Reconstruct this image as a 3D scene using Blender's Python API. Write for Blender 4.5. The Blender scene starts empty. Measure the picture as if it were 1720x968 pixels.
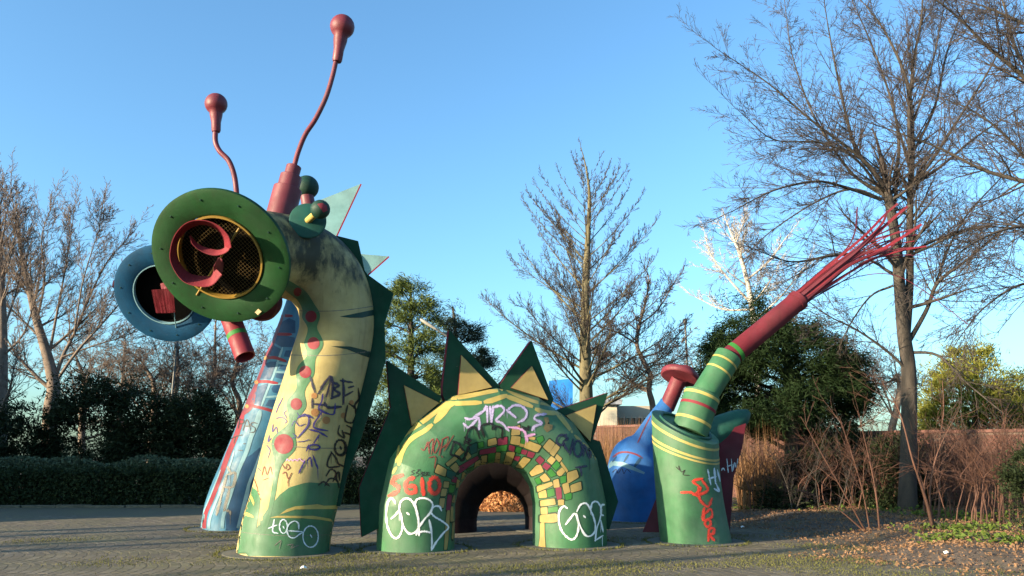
import bpy, math, random
import numpy as np
from mathutils import Vector, Matrix
from mathutils.bvhtree import BVHTree

random.seed(7)
RNG = np.random.default_rng(7)
R = math.radians
SC = bpy.context.scene
COL = SC.collection

# ------------------------------------------------------------------ camera
FPX, CX, CY, CAMH = 1338.0, 860.0, 484.0, 1.5
PITCH = math.atan((765.0 - CY) / FPX)
cd = bpy.data.cameras.new('camera')
cam = bpy.data.objects.new('camera', cd)
COL.objects.link(cam)
cd.sensor_width = 36.0
cd.lens = FPX / 1720.0 * 36.0
cd.clip_end = 3000.0
cam.location = (0, 0, CAMH)
cam.rotation_euler = (math.pi / 2 + PITCH, 0, 0)
SC.camera = cam

# ------------------------------------------------------------------ sky, sun, exposure
SUN_TO = Vector((-0.86, -0.49, 0.20)).normalized()      # towards the sun
SUN_EL = math.asin(SUN_TO.z)
world = bpy.data.worlds.new('World')
SC.world = world
world.use_nodes = True
wn, wl = world.node_tree.nodes, world.node_tree.links
bg = wn['Background']
sky = wn.new('ShaderNodeTexSky')
sky.sky_type = 'NISHITA'
sky.sun_disc = False
sky.sun_elevation = SUN_EL
sky.sun_rotation = math.atan2(SUN_TO.x, SUN_TO.y)
sky.altitude = 50
sky.air_density = 1.0
sky.dust_density = 1.8
sky.ozone_density = 2.4
tint = wn.new('ShaderNodeMix')
tint.data_type, tint.blend_type = 'RGBA', 'MULTIPLY'
tint.inputs[0].default_value = 1.0
tint.inputs[7].default_value = (.79, 1.10, 1.22, 1)
wl.new(sky.outputs[0], tint.inputs[6])
wl.new(tint.outputs[2], bg.inputs[0])
bg.inputs[1].default_value = 0.112
sl = bpy.data.lights.new('sun', 'SUN')
sl.energy = 5.0
sl.angle = R(0.6)
sl.color = (1.0, 0.80, 0.54)
so = bpy.data.objects.new('sun', sl)
COL.objects.link(so)
so.rotation_euler = SUN_TO.to_track_quat('Z', 'Y').to_euler()
so.location = (-30, -20, 20)
vs = SC.view_settings
vs.view_transform = 'Standard'
vs.look = 'None'
vs.exposure = 1.64
vs.gamma = 1.0
vs.use_curve_mapping = False

# ------------------------------------------------------------------ photo <-> world
FW = Vector((0, math.cos(PITCH), math.sin(PITCH)))
UP = Vector((0, -math.sin(PITCH), math.cos(PITCH)))
CAM = Vector((0, 0, CAMH))


def ray(x, y):
    return Vector(((x - CX) / FPX, 0, 0)) + UP * ((CY - y) / FPX) + FW


def at(x, y, D):
    """point seen at photo position x, y standing D metres away"""
    d = ray(x, y)
    return CAM + d * (D / d.y)


def gd(y):
    return CAMH / math.tan(math.atan((y - CY) / FPX) - PITCH)


def gp(x, y):
    d = ray(x, y)
    return CAM + d * (-CAMH / d.z)


def ppm(D, z=1.5):
    return FPX / (D * FW.y + (z - CAMH) * FW.z)


def proj(P):
    """(n,3) world -> photo px"""
    P = np.asarray(P) - np.array(CAM)
    z = P @ np.array(FW)
    return np.stack([CX + FPX * P[:, 0] / z, CY - FPX * (P @ np.array(UP)) / z], 1)


# ------------------------------------------------------------------ mesh helpers
def mesh_np(name, V, F, mats=None, smooth=False):
    V = np.ascontiguousarray(V, dtype=np.float32)
    F = np.ascontiguousarray(F, dtype=np.int32)
    me = bpy.data.meshes.new(name)
    me.vertices.add(len(V))
    me.vertices.foreach_set('co', V.ravel())
    k = F.shape[1]
    me.loops.add(F.size)
    me.loops.foreach_set('vertex_index', F.ravel())
    me.polygons.add(len(F))
    me.polygons.foreach_set('loop_start', np.arange(0, F.size, k, dtype=np.int32))
    me.polygons.foreach_set('use_smooth', np.full(len(F), bool(smooth)))
    me.update(calc_edges=True)
    if mats:
        me.materials.append(mats)
    return me


class MB:
    """collects shapes for ONE mesh object (world coordinates)"""

    def __init__(s):
        s.v, s.f, s.sm = [], [], []

    def add(s, v, f, smooth=False):
        o = len(s.v)
        s.v += [tuple(p) for p in v]
        s.f += [tuple(i + o for i in q) for q in f]
        s.sm += [smooth] * len(f)
        return s

    def sweep(s, pts, rad, n=32, caps=(True, True), smooth=True, normals=None, split=False):
        pts = [Vector(p) for p in pts]
        m = len(pts)
        if not hasattr(rad, '__len__'):
            rad = [rad] * m
        tang = []
        for i in range(m):
            t = pts[min(i + 1, m - 1)] - pts[max(i - 1, 0)]
            tang.append(t.normalized() if normals is None else Vector(normals[i]).normalized())
        ref = Vector((0, 0, 1)) if abs(tang[0].z) < .9 else Vector((0, -1, 0))
        u = tang[0].cross(ref).normalized()
        rings = []
        for i in range(m):
            t = tang[i]
            u = (u - t * u.dot(t)).normalized()
            w = t.cross(u)
            rings.append([pts[i] + (u * math.cos(a) + w * math.sin(a)) * rad[i]
                          for a in [2 * math.pi * k / n for k in range(n)]])
        if split:
            for i in range(m - 1):
                s.add(rings[i] + rings[i + 1], [(k, (k + 1) % n, n + (k + 1) % n, n + k) for k in range(n)], smooth)
        else:
            s.add([p for r_ in rings for p in r_],
                  [(i * n + k, i * n + (k + 1) % n, (i + 1) * n + (k + 1) % n, (i + 1) * n + k)
                   for i in range(m - 1) for k in range(n)], smooth)
        if caps[0]:
            s.add(rings[0], [tuple(range(n))[::-1]])
        if caps[1]:
            s.add(rings[-1], [tuple(range(n))])
        return s

    def lathe(s, base, axis, prof, n=32, smooth=True, caps=(True, True)):
        """prof: (distance along axis, radius); sharp where a distance repeats"""
        axis = Vector(axis).normalized()
        base = Vector(base)
        run = [prof[0]]
        runs = []
        for a, b in zip(prof, prof[1:]):
            run.append(b)
            if len(b) > 2:
                runs.append(run)
                run = [b]
        runs.append(run)
        runs = [r_ for r_ in runs if len(r_) > 1]
        for i, r_ in enumerate(runs):
            s.sweep([base + axis * q[0] for q in r_], [max(q[1], 1e-4) for q in r_], n,
                    (caps[0] and i == 0, caps[1] and i == len(runs) - 1), smooth, normals=[axis] * len(r_))
        return s

    def prism(s, poly, off):
        """flat polygon of world points, given thickness vector off (centred)"""
        off = Vector(off)
        n = len(poly)
        a = [Vector(p) - off / 2 for p in poly]
        b = [Vector(p) + off / 2 for p in poly]
        s.add(a + b, [tuple(range(n)), tuple(range(2 * n - 1, n - 1, -1))])
        s.add(a + b, [((k + 1) % n, k, n + k, n + (k + 1) % n) for k in range(n)])
        return s

    def box(s, c, sx, sy, sz, rz=0.0):
        ca, sa = math.cos(rz), math.sin(rz)
        v = []
        for z in (-sz / 2, sz / 2):
            for x, y in ((-sx / 2, -sy / 2), (sx / 2, -sy / 2), (sx / 2, sy / 2), (-sx / 2, sy / 2)):
                v.append((c[0] + x * ca - y * sa, c[1] + x * sa + y * ca, c[2] + z))
        return s.add(v, [(3, 2, 1, 0), (4, 5, 6, 7), (0, 1, 5, 4), (1, 2, 6, 5), (2, 3, 7, 6), (3, 0, 4, 7)])

    def build(s, name, mat, parent=None, bevel=0.0):
        me = bpy.data.meshes.new(name)
        o0 = origin(parent)
        me.from_pydata([(p[0] - o0[0], p[1] - o0[1], p[2] - o0[2]) for p in s.v], [], s.f)
        me.polygons.foreach_set('use_smooth', s.sm)
        me.materials.append(mat)
        me.update()
        o = link(name, me, parent)
        if bevel:
            md = o.modifiers.new('bevel', 'BEVEL')
            md.width = bevel
            md.segments = 2
            md.limit_method = 'ANGLE'
            md.angle_limit = R(50)
        return o


ORG = {}


def origin(parent):
    return ORG.get(parent.name, (0, 0, 0)) if parent else (0, 0, 0)


def link(name, me, parent=None):
    o = bpy.data.objects.new(name, me)
    COL.objects.link(o)
    if parent:
        o.parent = parent
        ORG[o.name] = origin(parent)
    return o


def thing(name, label, cat, loc, group=None):
    o = bpy.data.objects.new(name, None)
    COL.objects.link(o)
    o.location = loc
    o.empty_display_size = .2
    ORG[o.name] = tuple(loc)
    return tag(o, label, cat, group)


def tag(o, label=None, cat=None, group=None, kind=None):
    for k, v in (('label', label), ('category', cat), ('group', group), ('kind', kind)):
        if v:
            o[k] = v
    return o


def np_obj(name, V, F, mat, parent=None, smooth=False):
    V = np.asarray(V, dtype=np.float64) - np.array(origin(parent))
    return link(name, mesh_np(name, V, F, mat, smooth), parent)


def catmull(pts, n):
    """smooth curve through tuples of any length, n steps per span"""
    P = [np.array(p, float) for p in pts]
    if len(P) < 3:
        return [P[0] + (P[-1] - P[0]) * i / n for i in range(n + 1)]
    Q = [2 * P[0] - P[1]] + P + [2 * P[-1] - P[-2]]
    out = []
    for i in range(1, len(Q) - 2):
        a, b, c, d = Q[i - 1:i + 3]
        for k in range(n):
            t = k / n
            out.append(.5 * (2 * b + (c - a) * t + (2 * a - 5 * b + 4 * c - d) * t * t + (3 * b - a - 3 * c + d) * t ** 3))
    out.append(P[-1])
    return out


# ------------------------------------------------------------------ materials
def lin(c):
    if isinstance(c, str):
        c = [int(c[i:i + 2], 16) / 255 for i in (0, 2, 4)]
    return tuple(x / 12.92 if x <= .04045 else ((x + .055) / 1.055) ** 2.4 for x in c)


def mat_nodes(name):
    m = bpy.data.materials.new(name)
    m.use_nodes = True
    nt = m.node_tree
    b = nt.nodes['Principled BSDF']
    return m, nt, b


def noise(nt, scale, detail=4, rough=.6, stretch=None):
    g = nt.nodes.new('ShaderNodeNewGeometry')
    n = nt.nodes.new('ShaderNodeTexNoise')
    n.inputs['Scale'].default_value = scale
    n.inputs['Detail'].default_value = detail
    n.inputs['Roughness'].default_value = rough
    src = g.outputs['Position']
    if stretch:
        mp = nt.nodes.new('ShaderNodeVectorMath')
        mp.operation = 'MULTIPLY'
        mp.inputs[1].default_value = stretch
        nt.links.new(src, mp.inputs[0])
        src = mp.outputs[0]
    nt.links.new(src, n.inputs['Vector'])
    return n.outputs['Fac']


def ramp(nt, fac, stops):
    r = nt.nodes.new('ShaderNodeValToRGB')
    e = r.color_ramp.elements
    while len(e) < len(stops):
        e.new(.5)
    for q, (p, c) in zip(e, stops):
        q.position = p
        q.color = (*c, 1) if len(c) == 3 else c
    nt.links.new(fac, r.inputs[0])
    return r.outputs['Color']


def mixc(nt, fac, a, b, mode='MIX'):
    n = nt.nodes.new('ShaderNodeMix')
    n.data_type = 'RGBA'
    n.blend_type = mode
    for sock, val in ((n.inputs[0], fac), (n.inputs[6], a), (n.inputs[7], b)):
        if hasattr(val, 'links'):
            nt.links.new(val, sock)
        elif isinstance(val, (int, float)):
            sock.default_value = val
        else:
            sock.default_value = (*val, 1)
    return n.outputs[2]


def bump(nt, b, h, strength=.2, dist=.02):
    n = nt.nodes.new('ShaderNodeBump')
    n.inputs['Strength'].default_value = strength
    n.inputs['Distance'].default_value = dist
    nt.links.new(h, n.inputs['Height'])
    nt.links.new(n.outputs[0], b.inputs['Normal'])


def sc3(c, k):
    return tuple(min(1, x * k) for x in c)


def paint(name, col, rough=.42, grime=.35, mould=None, spec=.28, fd=.25):
    """weathered enamel on concrete: uneven tone, rain streaks, small chips"""
    m, nt, b = mat_nodes(name)
    c = sc3(lin(col), .42)
    base = ramp(nt, noise(nt, 2.3, 5), [(.3, sc3(c, .66)), (.7, sc3(c, 1.16))])
    fade = ramp(nt, noise(nt, .9, 6, .66), [(.42, (0, 0, 0)), (.68, (fd, fd, fd))])
    base = mixc(nt, fade, base, tuple(.55 * x + .45 * sum(c) / 3 + .035 for x in c))
    streak = noise(nt, 1.0, 5, .65, (9, 9, .8))
    g = ramp(nt, streak, [(.52, (0, 0, 0)), (.78, (grime, grime, grime))])
    base = mixc(nt, g, base, tuple(.32 * x + y for x, y in zip(c, (.012, .008, .003))))
    chips = ramp(nt, noise(nt, 26, 6, .7), [(.69, (0, 0, 0)), (.72, (.6, .6, .6))])
    base = mixc(nt, chips, base, (.20, .19, .16))
    if mould:
        z0, z1 = mould
        g2 = nt.nodes.new('ShaderNodeNewGeometry')
        sx = nt.nodes.new('ShaderNodeSeparateXYZ')
        nt.links.new(g2.outputs['Position'], sx.inputs[0])
        mr = nt.nodes.new('ShaderNodeMapRange')
        mr.inputs[1].default_value, mr.inputs[2].default_value = z0, z1
        nt.links.new(sx.outputs[2], mr.inputs[0])
        blot = noise(nt, 1.3, 7, .68, (2.2, 2.2, 1.0))
        mu = nt.nodes.new('ShaderNodeMath')
        mu.operation = 'MULTIPLY'
        nt.links.new(mr.outputs[0], mu.inputs[0])
        nt.links.new(blot, mu.inputs[1])
        k = ramp(nt, mu.outputs[0], [(.37, (0, 0, 0)), (.52, (.93, .93, .93))])
        base = mixc(nt, k, base, (.028, .030, .022))
    nt.links.new(base, b.inputs['Base Color'])
    b.inputs['Specular IOR Level'].default_value = spec
    rough += .08
    rr = ramp(nt, noise(nt, 5, 4), [(.3, (rough - .08,) * 3), (.7, (rough + .2,) * 3)])
    nt.links.new(rr, b.inputs['Roughness'])
    bump(nt, b, noise(nt, 40, 4, .6), .12, .006)
    return m


def plain(name, col, rough=.8, var=.25, scale=3.0, bumps=0.0, linear=False, stretch=None):
    m, nt, b = mat_nodes(name)
    c = col if linear else lin(col)
    nt.links.new(ramp(nt, noise(nt, scale, 5, .62, stretch), [(.3, sc3(c, 1 - var)), (.7, sc3(c, 1 + var))]), b.inputs['Base Color'])
    b.inputs['Roughness'].default_value = rough
    if bumps:
        bump(nt, b, noise(nt, scale * 6, 5), bumps, .02)
    return m


def spray(name, col, density=.62):
    """thin graffiti paint, slightly patchy"""
    m, nt, b = mat_nodes(name)
    c = lin(col)
    nt.links.new(ramp(nt, noise(nt, 9, 5, .7), [(.3, sc3(c, .75)), (.7, c)]), b.inputs['Base Color'])
    b.inputs['Roughness'].default_value = .6
    al = ramp(nt, noise(nt, 38, 5, .75), [(.25, (density,) * 3), (.55, (1, 1, 1))])
    at_ = nt.nodes.new('ShaderNodeAttribute')
    at_.attribute_name = 'edge'
    soft = ramp(nt, at_.outputs['Fac'], [(.05, (0, 0, 0)), (.62, (1, 1, 1))])
    nt.links.new(mixc(nt, 1.0, al, soft, 'MULTIPLY'), b.inputs['Alpha'])
    return m


def leafy(name, c0, c1, scale=1.2, rough=.6, trans=.25):
    m, nt, b = mat_nodes(name)
    f1 = noise(nt, scale, 4)
    f2 = noise(nt, scale * 14, 3)
    a = mixc(nt, f1, c0, c1)
    a = mixc(nt, ramp(nt, f2, [(.3, (0, 0, 0)), (.75, (.7, .7, .7))]), a, sc3(c1, 1.5))
    nt.links.new(a, b.inputs['Base Color'])
    b.inputs['Roughness'].default_value = max(rough, .7)
    b.inputs['Specular IOR Level'].default_value = .12
    if trans:
        tr = nt.nodes.new('ShaderNodeBsdfTranslucent')
        nt.links.new(a, tr.inputs['Color'])
        mx = nt.nodes.new('ShaderNodeMixShader')
        mx.inputs[0].default_value = trans
        nt.links.new(b.outputs[0], mx.inputs[1])
        nt.links.new(tr.outputs[0], mx.inputs[2])
        nt.links.new(mx.outputs[0], nt.nodes['Material Output'].inputs['Surface'])
    return m


M = dict(
    yellow=paint('yellow paint', 'efd890', .5, .5, (2.9, 4.5)),
    yellow2=paint('yellow trim paint', 'f0d878', .45, .15),
    blockyel=paint('yellow block paint', 'd9be72', .5, .2),
    green=paint('green paint', '559768', .42, fd=.65),
    dgreen=paint('dark green paint', '1b5142', .45),
    finface=paint('fin green paint', '1c5a42', .55, .3, None, .12),
    bgreen=paint('bright green paint', '43a045', .45),
    joint=paint('dark outline paint', '1c4a30', .5, .3),
    teal=paint('teal paint', '2a7466', .45),
    maroon=paint('maroon paint', '9a3f4e', .4, .4, None, .35),
    dmaroon=paint('deep maroon paint', '7a2237', .45),
    edge=paint('fin edge maroon paint', 'b04458', .8, .2, None, .05),
    red=paint('red paint', 'ae3044', .5, .35),
    pinkblk=paint('pink block paint', 'a83a5c', .5, .2),
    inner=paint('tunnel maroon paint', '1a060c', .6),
    blue=paint('blue paint', '4a98bf', .42),
    dblue=paint('dark blue paint', '24608f', .42),
    lblue=paint('light blue paint', '9cd2e4', .45, .2),
    cyan=paint('cyan paint', '8fc6cc', .5, .15),
    rblue=paint('royal blue paint', '2f88e4', .42, .2),
    orange=paint('orange paint', 'e0a060', .5, .1),
    black=plain('black inside', (.004, .004, .004), 1.0, .2, linear=True),  # near-black standing in for the shade deep inside the eye holes
    mesh=plain('grille wire', '57451c', .7, .2), wire=plain('yellow wire', '85692a', .5, .2),
    concrete=plain('concrete', '5a584e', .9, .25, 4, .3),
    white_s=spray('white spray', 'eef0f0', .8), white_t=spray('thin white spray', 'c8d8e4', .35),
    black_s=spray('black spray', '101014', .75), navy_s=spray('navy spray', '1c1c3c', .55),
    violet_s=spray('violet spray', '2c2470', .7), lilac_s=spray('lilac spray', 'b0a4c8', .35),
    pink_s=spray('pink spray', 'c896c4', .45), red_s=spray('red spray', 'cc3a28', .6), brown_s=spray('brown spray', '6e2a20', .7),
    tan_s=plain('tan paint', (.13, .10, .04), .7, .4, 12, 0, True), grey_s=spray('grey spray', '6c6a62', .45),
    bark=plain('bark', (.042, .034, .028), .9, .45, 5, .6, True, (1, 1, .25)),
    bark_moss=plain('mossy bark', (.10, .085, .045), .9, .5, 4, .6, True, (1, 1, .3)),
    twig=plain('twig bark', (.042, .031, .027), .85, .35, 6, 0, True),
    twig2=plain('pale twig bark', (.115, .083, .066), .85, .3, 5, 0, True),
    bark2=plain('tan bark', (.135, .10, .078), .9, .4, 4, .5, True),
    birch=plain('birch bark', (.36, .32, .28), .8, .5, 8, .2, True),
    redstem=plain('red stem bark', (.085, .037, .023), .75, .3, 6, 0, True),
)

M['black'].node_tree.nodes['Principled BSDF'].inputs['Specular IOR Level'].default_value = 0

# ------------------------------------------------------------------ paint laid on a curved surface
class Surf:
    def __init__(s, mb, parent):
        s.bvh = BVHTree.FromPolygons([tuple(v) for v in mb.v], mb.f)
        s.parent = parent
        s.dist = (Vector(np.mean(np.array(mb.v), 0)) - CAM).length

    def hit(s, x, y, lift, back=False):
        d = ray(x, y).normalized()
        if back:
            loc, nor, i, t = s.bvh.ray_cast(CAM + d * (s.dist + 8), -d)
        else:
            loc, nor, i, t = s.bvh.ray_cast(CAM, d)
        if loc is None:
            loc, nor, i, t = s.bvh.find_nearest(CAM + d * s.dist)
            if loc is None:
                return None
            q = loc - CAM
            if (q - d * q.dot(d)).length > .10:
                return None
            nor = (CAM + d * s.dist - loc).normalized()
        elif nor.dot(d) * (-1 if back else 1) > 0:
            nor = -nor
        return loc + nor * lift

    def patch(s, name, poly, mat, lift=.004, step=4.0, back=False):
        """filled outline (photo positions of its corners) laid on the surface"""
        poly = [tuple(p) for p in poly]
        xs, ys = [p[0] for p in poly], [p[1] for p in poly]
        idx, V, F = {}, [], []

        def vert(p):
            k = (round(p[0], 2), round(p[1], 2))
            if k not in idx:
                h = s.hit(p[0], p[1], lift, back)
                idx[k] = None if h is None else len(V)
                if h is not None:
                    V.append(h)
            return idx[k]

        def clip(P, ax, val, sign):
            out = []
            for i in range(len(P)):
                a, b = P[i - 1], P[i]
                ia, ib = (a[ax] - val) * sign >= 0, (b[ax] - val) * sign >= 0
                if ia != ib:
                    t = (val - a[ax]) / (b[ax] - a[ax])
                    out.append((a[0] + (b[0] - a[0]) * t, a[1] + (b[1] - a[1]) * t))
                if ib:
                    out.append(b)
            return out
        x = min(xs)
        while x < max(xs):
            colp = clip(clip(poly, 0, x, 1), 0, x + step, -1)
            y = min(ys)
            while y < max(ys) and len(colp) > 2:
                c = clip(clip(colp, 1, y, 1), 1, y + step, -1)
                if len(c) > 2:
                    ids = [vert(p) for p in c]
                    ids = [q for i, q in enumerate(ids) if q is None or q != ids[i - 1]]
                    if None not in ids and len(set(ids)) == len(ids) > 2:
                        F.append(ids if back else ids)
                y += step
            x += step
        if F:
            mb = MB()
            mb.add(V, F, True)
            return mb.build(name, mat, s.parent)

    def strokes(s, name, lines, mat, w=2.5, lift=.008, smooth=4, one=True):
        """painted lines: each line is a list of (x, y) or (x, y, width)"""
        mb = MB()
        soft = 'spray' in mat.name
        if soft and w >= 2.8:                  # runs of paint below the thicker strokes
            jr = random.Random(len(lines) * 7 + int(lines[0][0][0]))
            for ln in list(lines):
                if jr.random() < .45:
                    q = ln[jr.randrange(len(ln))]
                    lines = lines + [[(q[0], q[1], 1.0), (q[0] + jr.uniform(-.6, .6), q[1] + jr.uniform(7, 20), .7)]]
        for ln in lines:
            pts = [(p[0], p[1], p[2] if len(p) > 2 else w) for p in ln]
            if smooth and len(pts) > 2:
                pts = catmull(pts, smooth)
            elif len(pts) == 2:
                pts = catmull(pts, max(2, int(math.dist(pts[0][:2], pts[1][:2]) / 4)))
            P = np.array([p[:2] for p in pts], float)
            W = [p[2] * ((1.5 + .32 * math.sin(i * .9 + p[0]) + .2 * math.sin(i * 2.3 + p[1])) if soft else 1) for i, p in enumerate(pts)]
            T = np.gradient(P, axis=0)
            T /= np.maximum(np.linalg.norm(T, axis=1), 1e-6)[:, None]
            N = np.stack([-T[:, 1], T[:, 0]], 1)
            P[0] -= T[0] * W[0] * .35
            P[-1] += T[-1] * W[-1] * .35
            k = max(2, int(max(W) / 4) + 1)
            V, ok = [], []
            for i in range(len(P)):
                e = .55 if i in (0, len(P) - 1) else 1
                row = [s.hit(*(P[i] + N[i] * W[i] * e * (j / k - .5)), lift) for j in range(k + 1)]
                ok.append([r_ is not None for r_ in row])
                V += [r_ or CAM for r_ in row]
            F = []
            for i in range(len(P) - 1):
                for j in range(k):
                    if ok[i][j] and ok[i][j + 1] and ok[i + 1][j] and ok[i + 1][j + 1]:
                        q = (i * (k + 1) + j, i * (k + 1) + j + 1, (i + 1) * (k + 1) + j + 1, (i + 1) * (k + 1) + j)
                        if max((V[a] - V[b]).length for a, b in zip(q, q[1:])) < .4:
                            F.append(q)
            used = sorted({i for q in F for i in q})
            mp = {u: i for i, u in enumerate(used)}
            if F:
                mb.add([V[u] for u in used], [tuple(mp[i] for i in q) for q in F], True)
            if one and mb.f:
                o = mb.build(name, mat, s.parent)
                if soft:
                    ed = o.data.attributes.new('edge', 'FLOAT', 'POINT')
                    ed.data.foreach_set('value', [min(1, 2 * min(u % (k + 1), k - u % (k + 1)) / k) for u in used])
                mb = MB()

    def dot(s, name, x, y, r, mat, lift=.008, squash=1.0):
        return s.patch(name, [(x + r * math.cos(a), y + r * squash * math.sin(a)) for a in [i * math.pi / 9 for i in range(18)]], mat, lift, max(3, r / 2))


def zl(x0, y0, k):
    """reads positions measured in an enlargement of the photograph"""
    def cv(*lines):
        return [[(x0 + p[0] / k, y0 + p[1] / k, *p[2:]) for p in ln] for ln in lines]
    return cv


def ell(cx, cy, rx, ry, a0=0, a1=360, n=14):
    return [(cx + rx * math.cos(R(a0 + (a1 - a0) * i / n)), cy + ry * math.sin(R(a0 + (a1 - a0) * i / n))) for i in range(n + 1)]


def pad(parent, c, r):
    MB().lathe((c[0], c[1], -.05), (0, 0, 1), [(0, r), (.058, r, 1), (.062, r - .02)], 40).build('foundation', M['concrete'], parent)


def fin(parent, poly, D0, D1, xs, mat=None, th=.26, name='fin', inner=None, edge=True):
    """plate whose outline is seen at photo positions poly; it runs from depth D0 at px xs[0] to D1 at xs[1]"""
    def dp(x):
        return D0 + (D1 - D0) * (x - xs[0]) / (xs[1] - xs[0])
    pts = [at(x, y, dp(x)) for x, y in poly]
    nrm = (at(xs[1], 700, D1) - at(xs[0], 700, D0)).cross(Vector((0, 0, 1))).normalized()
    if nrm.y > 0:
        nrm = -nrm
    o = MB().prism(pts, nrm * th).build(name, mat or M['finface'], parent)
    if edge:
        mb = MB()
        c = sum(pts, Vector()) / len(pts)
        for i in range(len(pts)):
            a, b = pts[i], pts[(i + 1) % len(pts)]
            e = (b - a).normalized()
            out = e.cross(nrm)
            if out.dot((a + b) / 2 - c) < 0:
                out = -out
            q = [a - nrm * th * .47, b - nrm * th * .47, b + nrm * th * .47, a + nrm * th * .47]
            mb.add([p + out * .004 for p in q], [(0, 1, 2, 3)])
        mb.build('fin_edge', M['edge'], o)
    if inner:
        ip = [at(x, y, dp(x)) for x, y in inner]
        MB().prism([p + nrm * (th / 2 + .03) for p in ip], nrm * .06).build('fin_inlay', M['blockyel'], o)
        mb = MB()
        for a, b in zip(ip, ip[1:] + ip[:1]):
            out = (b - a).normalized().cross(nrm)
            if out.dot((a + b) / 2 - sum(ip, Vector()) / len(ip)) < 0:
                out = -out
            q = [a + nrm * (th / 2 + .002), b + nrm * (th / 2 + .002), b + nrm * (th / 2 + .057), a + nrm * (th / 2 + .057)]
            mb.add([p + out * .004 for p in q], [(0, 1, 2, 3)])
        mb.build('inlay_edge', M['edge'], o)
    return o


# ------------------------------------------------------------------ head ring used by both necks
def frame_at(x, y, D, face=.85, dirx=-.7, diry=-.7):
    c = at(x, y, D)
    v = -ray(x, y).normalized()
    rt = Vector((0, 0, 1)).cross(v).normalized()
    if rt.x < 0:
        rt = -rt
    up = v.cross(rt)
    if up.z < 0:
        up = -up
    sd = math.sqrt(1 - face * face)
    n = (v * face + (rt * dirx + up * diry) * (sd / math.hypot(dirx, diry))).normalized()
    e1 = (rt * 1 - up * 1)
    e1 = (e1 - n * e1.dot(n)).normalized()
    return c, n, e1, n.cross(e1)


def on_plane(c, n, x, y, k):
    d = ray(x, y)
    return CAM + d * ((c + n * k - CAM).dot(n) / d.dot(n))


def ring_plate(parent, c, n, r_out, r_in, mat, th=.07, bolts=10):
    mb = MB()
    mb.lathe(c, n, [(-th, r_in), (0, r_in, 1), (.02, r_in + .03), (.015, r_out - .05), (0, r_out, 1), (-th, r_out)], 72, caps=(False, False))
    mb.lathe(c, n, [(-th, r_in), (-th, r_out)], 72, caps=(False, False))
    o = mb.build('eye_flange', mat, parent)
    e1 = n.orthogonal().normalized()
    e2 = n.cross(e1)
    me = None
    for i in range(bolts):
        a = 2 * math.pi * (i + .35) / bolts
        p = c + (e1 * math.cos(a) + e2 * math.sin(a)) * (r_in + (r_out - r_in) * .62)
        MB().lathe(p + n * .0, n, [(0, .014), (.032, .014, 1), (.034, .001)], 6, False).build('bolt', M['dgreen'], o)
    return o


# ================================================================== GREEN DRAGON'S NECK
ND = gd(937) + .70
nb = at(476, 925, ND)
nb.z = 0
neck = thing('dragon_neck', 'tall yellow and green dragon neck with antennae and big round green eye ring', 'sculpture', nb,
             'painted concrete dragon sculpture pieces')
ctl = [(476, 928, ND, .715), (483, 885, ND, .705), (496, 835, ND, .69), (517, 740, ND, .672), (537, 668, ND, .655), (555, 605, ND, .64),
       (567, 550, ND, .62), (560, 497, ND, .63), (531, 455, ND - .12, .66), (487, 433, ND - .4, .68), (440, 425, ND - .8, .68),
       (404, 424, ND - 1.25, .68)]
cl = []
for x, y, D, r in catmull(ctl, 6):
    p = at(x, y, D)
    cl.append((p, r))
hc, hn, he1, he2 = frame_at(370, 433, ND - 1.75)
pts = [p for p, r in cl]
pts[0].z = -.02
rads = [r for p, r in cl]
nmb = MB().sweep(pts, rads, 72, (True, False))
nmb.build('neck', M['yellow'], neck)
MB().lathe(hc - hn * .46, hn, [(0, .69), (.2, .675), (.44, .66)], 64, caps=(False, False)).build('head_collar', M['yellow'], neck)
ns = Surf(nmb, neck)
pad(neck, (nb.x, nb.y), .92)
# painted foot
z = zl(390, 780, 5.865)
foot = z([(-100, 190), (205, 225), (250, 265), (278, 340), (272, 430), (240, 640), (290, 530), (340, 455), (400, 380), (470, 300),
          (560, 230), (700, 187), (760, 178), (860, 185), (1000, 185), (1200, 180), (1200, 905), (-100, 905)])[0]
ns.patch('painted_foot', foot, M['green'], .003, 4)
ns.patch('painted_foot', foot, M['green'], .003, 4, back=True)
for q in z([(465, 497), (540, 442), (620, 415), (840, 393), (900, 408), (1040, 405), (1030, 440), (760, 442), (620, 445), (540, 472)],
           [(370, 525), (450, 508), (800, 508), (970, 538), (990, 567), (860, 545), (700, 532), (450, 526)],
           [(180, 290), (205, 330), (222, 380), (215, 412), (195, 370), (170, 315)],
           [(115, 462), (170, 482), (210, 508), (214, 528), (150, 512), (105, 482)]):
    ns.patch('painted_leaf_vein', q, M['yellow2'], .006, 4)
ns.strokes('painted_band', [[(478, 476, 16), (492, 486, 19), (507, 497, 20), (518, 515, 22), (523, 532, 30), (525, 552, 16), (527, 577, 32),
                             (523, 600, 16), (513, 625, 30), (505, 655, 15), (498, 680, 33), (490, 712, 11), (477, 746, 42), (467, 783, 11),
                             (459, 830, 8), (450, 872, 7), (441, 895, 9)]], M['green'], lift=.005, smooth=7)
for x, y, r in ((500, 490, 7), (523, 532, 9.5), (527, 577, 10), (513, 625, 10), (498, 679, 9.5), (477, 746, 16)):
    ns.dot('painted_dot', x, y, r, M['red'], .009, 1.05)
zz = zl(330, 480, 2.0173)
for q in zz([(485, 105), (540, 94), (625, 76), (625, 95), (560, 109), (520, 109)], [(455, 205), (520, 206), (570, 218), (625, 240), (625, 257), (560, 236), (510, 216)]):
    ns.patch('painted_stripe', q, M['dgreen'], .005, 4)
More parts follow.
